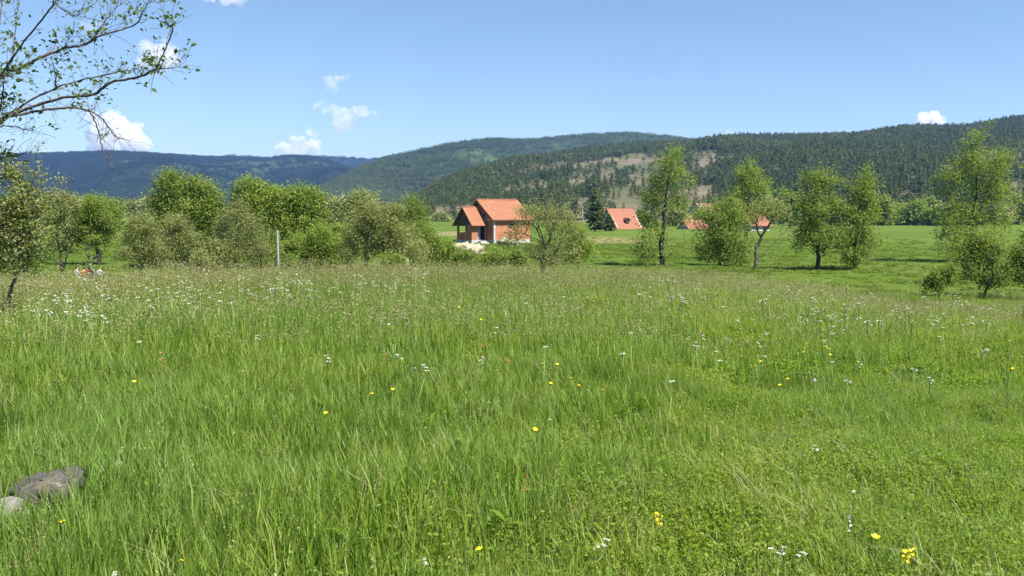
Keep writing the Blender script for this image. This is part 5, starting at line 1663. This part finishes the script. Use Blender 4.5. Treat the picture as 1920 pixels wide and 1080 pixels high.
# ------------------------------------------------------------------ wild flowers, one object each
def umbel_mesh(name, h, heads, hr, seed, mat, florets=16, stem_w=0.0025):
    """branching stem carrying flat clusters of tiny florets"""
    r = np.random.default_rng(seed)
    S = Skel((0, 0, 0))
    k = S.path([(r.normal(0, .02), r.normal(0, .02), h * .4), (r.normal(0, .03), r.normal(0, .03), h * .72)], 0, 3)
    P, nn = [], []
    for q in range(heads):
        a = r.uniform(0, 6.28); d = (0.0 if q == 0 else r.uniform(.5, 1.6) * hr * 1.6)
        tip = np.array([S.P[k][0] + math.cos(a) * d, S.P[k][1] + math.sin(a) * d, h * (1 - .12 * r.random() * (q > 0))])
        S.path([(S.P[k] + tip) / 2 + np.array([0, 0, .01]), tip], k, 2)
        rr = hr * r.uniform(.7, 1.1)
        nfl = florets
        aa = r.uniform(0, 6.28, nfl); dd = rr * np.sqrt(r.random(nfl))
        P.append(np.stack([tip[0] + np.cos(aa) * dd, tip[1] + np.sin(aa) * dd, tip[2] + .25 * rr * (1 - (dd / rr) ** 2) + r.normal(0, .08 * rr, nfl)], -1))
    P = np.concatenate(P)
    V1, Q1 = tubes(S.P, S.par, np.full(len(S.P), stem_w), 3)
    V2, Q2 = leafquads(P, hr * 0.62, r, up=2.5, aspect=1.0)
    V3, Q3 = leafquads(P - np.array([0, 0, hr * .06]), hr * 0.5, r, up=0.2, aspect=1.0)
    n1, n2_ = len(V1), len(V2)
    return mk_mesh(name, np.concatenate([V1, V2, V3]), [np.concatenate([Q1, Q2 + n1, Q3 + n1 + n2_])], [MAT['stem'], mat],
                   midx=np.concatenate([np.zeros(len(Q1)), np.ones(len(Q2) + len(Q3))]))


def cup_mesh(name, h, heads, pr, seed, mat):
    """buttercup-like flower: five cupped petals on a thin branching stem"""
    r = np.random.default_rng(seed)
    S = Skel((0, 0, 0))
    k = S.path([(r.normal(0, .02), r.normal(0, .02), h * .6)], 0, 3)
    V, Q, off = [], [], 0
    for q in range(heads):
        a = r.uniform(0, 6.28); d = 0 if heads == 1 else r.uniform(.02, .05)
        tip = np.array([S.P[k][0] + math.cos(a) * d, S.P[k][1] + math.sin(a) * d, h * r.uniform(.85, 1.0)])
        S.path([tip], k, 2)
        ax = np.array([r.normal(0, .25), r.normal(-.15, .25), 1.0]); ax /= np.linalg.norm(ax)
        x_ = np.cross(ax, [0, 1, 0.1]); x_ /= np.linalg.norm(x_); y_ = np.cross(ax, x_)
        for p_ in range(5):
            an = p_ * 2 * math.pi / 5
            for s0, in ((1,),):
                dr = x_ * math.cos(an) + y_ * math.sin(an); sd = -x_ * math.sin(an) + y_ * math.cos(an)
                V += [tip, tip + dr * pr * .6 + sd * pr * .5 + ax * pr * .25, tip + dr * pr * 1.05 + sd * pr * .25 + ax * pr * .6, tip + dr * pr * 1.05 - sd * pr * .25 + ax * pr * .6, tip + dr * pr * .6 - sd * pr * .5 + ax * pr * .25]
                Q.append([off, off + 1, off + 2, off + 3, off + 4]); off += 5
    V1, Q1 = tubes(S.P, S.par, np.full(len(S.P), .0018), 3)
    Q = np.array(Q)
    return mk_mesh(name, np.concatenate([V1, np.array(V)]), [Q1, Q + len(V1)], [MAT['stem'], mat], midx=np.concatenate([np.zeros(len(Q1)), np.ones(len(Q))]))


def spike_mesh(name, h, seed, mat, w=0.02, n=26):
    r = np.random.default_rng(seed)
    S = Skel((0, 0, 0)); S.path([(r.normal(0, .015), r.normal(0, .015), h * .5), (r.normal(0, .03), r.normal(0, .03), h)], 0, 3)
    t = r.uniform(.72, 1.0, n)
    top = S.P[-1]; mid = S.P[3]
    P = mid + (top - mid) * ((t - .5) / .5)[:, None] + r.normal(0, w * .55, (n, 3))
    V1, Q1 = tubes(S.P, S.par, np.full(len(S.P), .002), 3)
    V2, Q2 = leafquads(P, w, r, up=0.3, aspect=.8)
    return mk_mesh(name, np.concatenate([V1, V2]), [np.concatenate([Q1, Q2 + len(V1)])], [MAT['stem'], mat], midx=np.concatenate([np.zeros(len(Q1)), np.ones(len(Q2))]))


umb_far = [umbel_mesh('white_umbel', .62, 1 + i % 3, .026, 400 + i, MAT['petal_white'], 9, .003) for i in range(6)]
umb_mid = [umbel_mesh('white_umbel', .42, 1 + i % 3, .020, 410 + i, MAT['petal_white'], 12) for i in range(5)]
umb_near = [umbel_mesh('white_umbel', .24, 2 + i % 2, .0095, 420 + i, MAT['petal_white'], 20, .0018) for i in range(4)]
cup_far = [cup_mesh('buttercup', .42, 1 + i % 2, .013, 430 + i, MAT['petal_yellow']) for i in range(3)]
cup_near = [cup_mesh('buttercup', .30, 1, .016, 440 + i, MAT['petal_yellow']) for i in range(3)]
vetch = spike_mesh('yellow_vetch', .24, 450, MAT['petal_yellow'], .017, 24)
sorrel = [spike_mesh('red_sorrel', .5, 460 + i, MAT['petal_red'], .015, 22) for i in range(3)]
lilac = spike_mesh('lilac_flower', .30, 470, MAT['petal_lilac'], .010, 14)


def flower(name, meshes, u, v, hm, label, cat, group=None, D=None, hscale=None):
    """a flower whose head is seen at (u, v): stand it where the sight line is head-high above the meadow"""
    me = meshes[int(rng.integers(0, len(meshes)))] if isinstance(meshes, list) else meshes
    if D is None:
        lo, hi = 2.5, 60.0
        Ys = np.linspace(2.5, 46, 400)
        xs = (u - CX) / F * Ys
        hh = EYE + (HY - v) / F * Ys - ground(xs, Ys)       # height of the sight line over the ground
        k = np.where(hh < hm)[0]
        Y = Ys[k[0]] if len(k) else Ys[int(np.argmin(hh))]
    else: Y = D
    x_ = (u - CX) / F * Y
    z_ = float(ground(x_, Y))
    H = EYE + (HY - v) / F * Y - z_
    nat = max(vv.co.z for vv in me.vertices)
    o = obj(name, me, None, (x_, Y, z_))
    o.rotation_euler = (0, 0, float(rng.uniform(0, 6.28)))
    zs = float(np.clip(H / nat, .45, 1.7))
    s = 1.0
    o.scale = (s, s, zs)
    tag(o, label, cat, group)
    return o


WU = 'white_umbel'
WG = 'white umbel flowers scattered through the meadow'
def band(n, us, vs, lab, hm=.66):
    for _ in range(n):
        u_ = float(np.clip(rng.normal((us[0] + us[1]) / 2, (us[1] - us[0]) / 3.4), us[0] - 20, us[1] + 20)); v_ = rng.uniform(*vs)
        flower(WU, umb_far, u_, v_, hm, lab, 'wildflower', WG)


L1 = 'white umbel in the flowery strip below the three stemmed and pale trunked fruit trees'
L2 = 'white umbel at the meadow edge around the foot of the leaning pale post'
L3 = 'white umbel at the meadow edge below the olive thicket'
L4 = 'white umbel at the meadow edge below the tall thin tree and dense bushy tree'
L5 = 'white umbel in the pale flowery patch below the round and slim trees'
L6 = 'white umbel at the meadow edge below the largest right tree'
band(40, (50, 240), (520, 590), L1); band(34, (220, 430), (512, 565), L1)
for uu, vv in ((383, 505), (390, 507), (278, 513), (332, 517), (300, 540), (85, 550), (60, 575), (110, 568), (130, 562)):
    flower(WU, umb_far, uu, vv, .8, L1, 'wildflower', WG)
band(34, (430, 620), (508, 548), L2)
for uu, vv in ((524, 511), (518, 518), (556, 512)): flower(WU, umb_far, uu, vv, .8, L2, 'wildflower', WG)
band(22, (640, 810), (508, 540), L3)
for uu, vv in ((778, 502), (665, 514), (672, 516), (798, 513)): flower(WU, umb_far, uu, vv, .8, L3, 'wildflower', WG)
band(26, (1120, 1400), (510, 556), L4, .58)
band(40, (1430, 1690), (522, 600), L5, .56)
band(26, (1690, 1915), (545, 600), L6, .54)
L8 = 'white umbel sprinkled singly over the shorter grass in the right half of the meadow'
for _ in range(34):
    flower(WU, umb_mid, rng.uniform(1130, 1900), 560 + 160 * rng.random() ** 1.6, .42, L8, 'wildflower', WG)
L7 = 'small white umbel sprinkled in the middle of the meadow below the brick house'
for uu, vv in ((1060, 556), (1070, 558), (954, 580), (925, 612), (985, 567), (1105, 555), (1040, 589), (713, 598), (730, 606), (860, 552), (905, 556)):
    flower(WU, umb_mid, uu, vv, .5, L7, 'wildflower', WG)
SOLO = [(492, 627, 'wide white umbel alone in tall green grass below the leaning pale post'), (486, 630, None), (268, 640, 'single white umbel below the flowery strip, right of the young apple trunk'),
        (600, 666, 'small white umbel beside yellow buttercups left of the middle of the meadow'), (742, 662, 'white umbel topped by a second head, centre left of the meadow'), (745, 671, None),
        (772, 686, 'pair of flat white heads centre left of the meadow, lower one'), (784, 684, None), (900, 667, 'cream white umbel mixed with rust red sorrel in the middle of the meadow'),
        (1018, 650, 'flat white umbel alone right of the rust red sorrel'), (1190, 624, 'white umbel left of the widest white pair right of the middle'), (1215, 613, 'small white umbel above the row of three at right of the middle'),
        (1240, 616, None), (1282, 634, 'upper left head of the white row right of the middle of the meadow'), (1305, 645, 'widest white head of the row right of the middle of the meadow'), (1318, 648, None), (1298, 640, None),
        (455, 692, 'little white umbel between the lone yellow buttercup and the left grass'), (1575, 617, 'bright white head alone below the pale flowery patch'), (1430, 625, 'small white umbel left of the yellow flower group on the right'),
        (1552, 636, 'white umbel among the yellow flowers on the right'), (1855, 652, 'lone white umbel near the right edge'), (1858, 655, None), (1670, 588, 'large pale head under the largest right tree'), (1685, 572, None), (1510, 583, None), (1525, 583, None),
        (1890, 665, None), (1332, 538, None), (1380, 600, None), (1410, 598, None)]
last = None
for q, (uu, vv, lb) in enumerate(SOLO):
    if lb is None: lb = 'white umbel head crowding close beside a larger one in the open meadow'
    flower(WU, umb_mid if vv > 600 else umb_far, uu, vv, .45, lb, 'wildflower', WG)
for uu, vv, lb in ((1480, 1022, 'cluster of small white heads low in herbs at lower right, upper one'), (1488, 1030, 'cluster of small white heads low in herbs at lower right, right one'), (1472, 1030, 'cluster of small white heads low in herbs at lower right, left one'), (1476, 1042, 'cluster of small white heads low in herbs at lower right, lowest one'),
                   (186, 1074, 'white head cut by the bottom edge below the stones'), (198, 1077, 'smaller white head beside the one cut by the bottom edge'), (240, 836, 'faint white head in tall grass above the small brownish stone'), (1583, 921, 'pale whitish head in herbs at lower right, above the yellow flowers'),
                   (1120, 1015, 'small white clover head right of the lower middle'), (1130, 1017, 'second small white clover head right of the lower middle'), (1522, 832, 'pale seed-like white head right of centre'), (1518, 844, 'pale seed-like white head just under another right of centre'), (785, 1050, 'white head at the bottom beside yellowed leaves'), (1905, 1002, 'white clover head at the lower right edge'),
                   (1025, 788, 'small white head above the lone central buttercup')):
    flower(WU, umb_near, uu, vv, .24, lb, 'wildflower', WG)
YG = 'yellow flowers scattered through the meadow'
for uu, vv in ((580, 668), (540, 694), (730, 727), (690, 733), (610, 770), (250, 712), (425, 738), (520, 640)):
    flower('buttercup', cup_far, uu, vv, .42, 'small yellow buttercup in the tall grass left of the middle', 'wildflower', YG)
for uu, vv in ((940, 692), (1025, 716), (1040, 680), (1030, 678), (1090, 707), (1130, 725), (965, 698)):
    flower('buttercup', cup_far, uu, vv, .42, 'small yellow buttercup in the middle of the meadow below the rust red sorrel', 'wildflower', YG)
for uu, vv in ((1510, 660), (1502, 657), (1520, 642), (1555, 640), (1565, 655), (1540, 648), (1465, 711), (1410, 675)):
    flower('buttercup', cup_far, uu, vv, .40, 'small yellow buttercup of the group right of the middle', 'wildflower', YG)
for uu, vv, lb in ((889, 594, 'yellow flower group high in the middle of the meadow, left head'), (893, 598, 'yellow flower group high in the middle of the meadow, lower head'), (856, 575, 'tiny yellow flower near the meadow edge below the brick house'), (1885, 687, 'yellow buttercup near the right edge of the meadow'), (1890, 688, 'second yellow buttercup near the right edge of the meadow')):
    flower('buttercup', cup_far, uu, vv, .42, lb, 'wildflower', YG)
for uu, vv, lb in ((351, 1043, 'bright yellow buttercup alone at the bottom right of the stones'), (1005, 800, 'lone yellow buttercup in the very middle of the near grass'), (895, 1022, 'small yellow flower low at the bottom middle'), (1657, 1003, 'pale yellow flower in herbs at lower right, upper of two'), (122, 971, 'tiny yellow flower in the grass just under the flat grey stone')):
    flower('buttercup', cup_near, uu, vv, .27, lb, 'wildflower', YG)
flower('yellow_vetch', vetch, 1705, 1022, .24, 'deep yellow vetch spike at lower right, lower of two yellow flowers', 'wildflower', YG)
flower('yellow_vetch', vetch, 1232, 958, .24, 'slender yellow vetch spike in grass right of the lower middle', 'wildflower', YG)
for uu, vv, lb in ((893, 645, 'rust red sorrel spike beside the cream umbel in the middle of the meadow'), (950, 668, 'dark sorrel spike right of the cream umbel'), (735, 655, 'sorrel spike above the flat white pair'), (310, 655, 'orange brown sorrel above a green thistle on the left'), (345, 662, 'orange brown sorrel right beside another on the left'), (990, 868, 'single brown sorrel spike in near grass at centre'), (1115, 560, 'red sorrel spike near the meadow edge below the young bush')):
    flower('red_sorrel', sorrel, uu, vv, .5, lb, 'wildflower', 'rust coloured sorrel spikes')
flower('lilac_flower', lilac, 1605, 968, .25, 'single pale lilac flower in herbs at lower right', 'wildflower')
flower('lilac_flower', lilac, 1685, 570, .5, 'pale bluish flower in the patch below the largest right tree', 'wildflower')


# ------------------------------------------------------------------ clouds (volumes well beyond the hills)
def cloud_mat(name, dens):
    m, nt, out = new_mat(name)
    pv = N(nt, 'ShaderNodeVolumePrincipled')
    pv.inputs['Color'].default_value = (0.98, 0.98, 0.985, 1)
    pv.inputs['Anisotropy'].default_value = 0.15
    tc = N(nt, 'ShaderNodeNewGeometry')
    nz = N(nt, 'ShaderNodeTexNoise', i_Scale=0.008, i_Detail=8.0, i_Roughness=0.62)
    nt.links.new(tc.outputs['Position'], nz.inputs['Vector'])
    mr = N(nt, 'ShaderNodeMapRange')
    mr.inputs['From Min'].default_value = 0.33; mr.inputs['From Max'].default_value = 0.72
    mr.inputs['To Min'].default_value = 0.0; mr.inputs['To Max'].default_value = dens * 4.5
    nt.links.new(nz.outputs['Fac'], mr.inputs['Value'])
    nt.links.new(mr.outputs[0], pv.inputs['Density'])
    nt.links.new(pv.outputs[0], out.inputs['Volume'])
    return m


def cloud(label, puffs, D, dens, seed):
    import bmesh
    r = np.random.default_rng(seed)
    bm = bmesh.new()
    m_ = D / F
    for (u_, v_, rp) in puffs:
        for q in range(8):
            c_ = W(u_ + r.normal(0, rp * .5), v_ + r.normal(0, rp * .38), D) + np.array([0, r.normal(0, rp * m_ * .5), 0])
            rr = rp * m_ * r.uniform(.3, .8)
            t_ = bmesh.ops.create_icosphere(bm, subdivisions=3, radius=rr, matrix=Matrix.Translation(Vector(c_)))
    me = bpy.data.meshes.new('cloud'); bm.to_mesh(me); bm.free()
    cen = W(puffs[0][0], puffs[0][1], D)
    me.transform(Matrix.Translation(Vector(-cen)))
    me.materials.append(cloud_mat('cloud_vapour', dens))
    o = obj('cloud', me, None, cen)
    rm = o.modifiers.new('remesh', 'REMESH'); rm.mode = 'VOXEL'; rm.voxel_size = max(10.0, 1.4 * m_)
    tx = bpy.data.textures.new('billow', 'CLOUDS'); tx.noise_scale = 7 * m_; tx.noise_depth = 5
    dp = o.modifiers.new('billow', 'DISPLACE'); dp.texture = tx; dp.strength = 11 * m_; dp.mid_level = 0.5; dp.texture_coords = 'GLOBAL'
    tag(o, label, 'cloud', 'small white clouds')


CD = 9500.0
cloud('billowing white cloud low over the left hills behind the hanging twigs', [(212, 240, 30), (235, 250, 24), (185, 250, 20), (205, 222, 16), (262, 240, 12), (250, 262, 26), (215, 268, 30), (182, 268, 14)], CD, 0.0050, 1)
cloud('soft white cloud behind the tip of the longest bough', [(290, 100, 22), (272, 112, 16), (308, 92, 18), (318, 108, 16), (295, 122, 18), (262, 110, 8)], CD, 0.0026, 2)
cloud('white cloud with a peaked right end low over the hills', [(522, 280, 9), (545, 276, 15), (562, 266, 10), (572, 264, 12), (583, 250, 9), (588, 268, 14), (580, 282, 16), (550, 288, 12)], CD, 0.0050, 3)
cloud('ragged T shaped white cloud above the peaked one', [(598, 198, 9), (615, 205, 10), (635, 210, 12), (658, 212, 14), (680, 208, 12), (698, 211, 8), (636, 228, 12), (632, 242, 13), (645, 236, 10)], CD, 0.0030, 4)
cloud('small wispy white cloud at the top of the column of clouds', [(622, 156, 12), (614, 152, 9), (636, 150, 9), (650, 145, 6), (628, 166, 8)], CD, 0.0026, 5)
cloud('small bright cumulus peeking over the right ridge', [(1748, 222, 14), (1738, 226, 10), (1760, 225, 10), (1748, 232, 16)], CD, 0.0070, 6)
cloud('thin cloud cut by the top edge of the picture', [(400, -2, 14), (425, -4, 18), (450, -3, 14), (470, -8, 12)], CD, 0.0022, 7)
cloud('faint low cloud right of the billowing one', [(330, 276, 9), (338, 282, 9), (322, 284, 8), (350, 288, 7), (380, 290, 8), (405, 292, 6)], CD, 0.0018, 8)
cloud('tiny cloud tip just above the ridge behind the bough', [(88, 284, 8), (96, 287, 7), (78, 287, 6)], CD, 0.004, 9)
cloud('tiny cloud tip just above the pine ridge in the middle', [(1367, 249, 6), (1372, 252, 6)], CD, 0.004, 10)
cloud('faint wisp among the upper boughs', [(172, 50, 12), (180, 58, 10), (165, 60, 8)], CD, 0.0012, 11)

# ------------------------------------------------------------------ haze
m, nt, out = new_mat('valley_haze')
pv = N(nt, 'ShaderNodeVolumePrincipled')
pv.inputs['Color'].default_value = (0.24, 0.45, 0.96, 1)
pv.inputs['Density'].default_value = 0.000082
pv.inputs['Anisotropy'].default_value = 0.2
nt.links.new(pv.outputs[0], out.inputs['Volume'])
hz = MB(); hz.box(-7300, 7300, -7200, 8000, -90, 420)
hzo = hz.build('haze', m)
tag(hzo, kind='stuff')

# ------------------------------------------------------------------ light, sky, camera
EL = math.radians(54)
sx, sy = 0.80, -0.60
az = math.atan2(sx, sy)
world = bpy.data.worlds.new('World')
scene.world = world
world.use_nodes = True
nt = world.node_tree
nt.nodes.clear()
wo = nt.nodes.new('ShaderNodeOutputWorld')
bg = nt.nodes.new('ShaderNodeBackground')
sk = nt.nodes.new('ShaderNodeTexSky')
sk.sky_type = 'NISHITA'
sk.sun_disc = False
sk.sun_elevation = EL
sk.sun_rotation = az
sk.altitude = 900
sk.air_density = 1.0
sk.dust_density = 0.15
sk.ozone_density = 3.0
bg.inputs['Strength'].default_value = 0.062
nt.links.new(sk.outputs[0], bg.inputs['Color'])
nt.links.new(bg.outputs[0], wo.inputs['Surface'])
ld = bpy.data.lights.new('sun', 'SUN')
ld.energy = 5.0
ld.angle = math.radians(0.5)
ld.color = (1.0, 0.955, 0.87)
lo = bpy.data.objects.new('sun', ld)
COL.objects.link(lo)
h2 = math.hypot(sx, sy)
dv = Vector((sx / h2 * math.cos(EL), sy / h2 * math.cos(EL), math.sin(EL)))
lo.rotation_euler = dv.to_track_quat('Z', 'Y').to_euler()

cam = bpy.data.cameras.new('camera')
cam.sensor_width = 36
cam.lens = F / 1920 * 36
cam.shift_y = -(540 - HY) / 1920
cam.clip_start = 0.05
cam.clip_end = 60000
co_ = bpy.data.objects.new('camera', cam)
co_.location = (0, 0, EYE)
co_.rotation_euler = (math.radians(90), 0, 0)
COL.objects.link(co_)
scene.camera = co_

scene.render.engine = 'CYCLES'
cy = scene.cycles
cy.max_bounces = 10
cy.diffuse_bounces = 3
cy.glossy_bounces = 2
cy.transmission_bounces = 4
cy.transparent_max_bounces = 12
cy.volume_bounces = 8
cy.volume_step_rate = 1.0
cy.volume_max_steps = 128
cy.use_adaptive_sampling = False
cy.caustics_reflective = False
cy.caustics_refractive = False
cy.use_denoising = True
try:
    cy.denoiser = 'OPENIMAGEDENOISE'
    cy.denoising_input_passes = 'RGB_ALBEDO_NORMAL'
except Exception as ex:
    print('denoiser', ex)
vs = scene.view_settings
scene.display_settings.display_device = 'sRGB'
vs.view_transform = 'Standard'
vs.look = 'None'
vs.exposure = 1.35
vs.gamma = 1.0
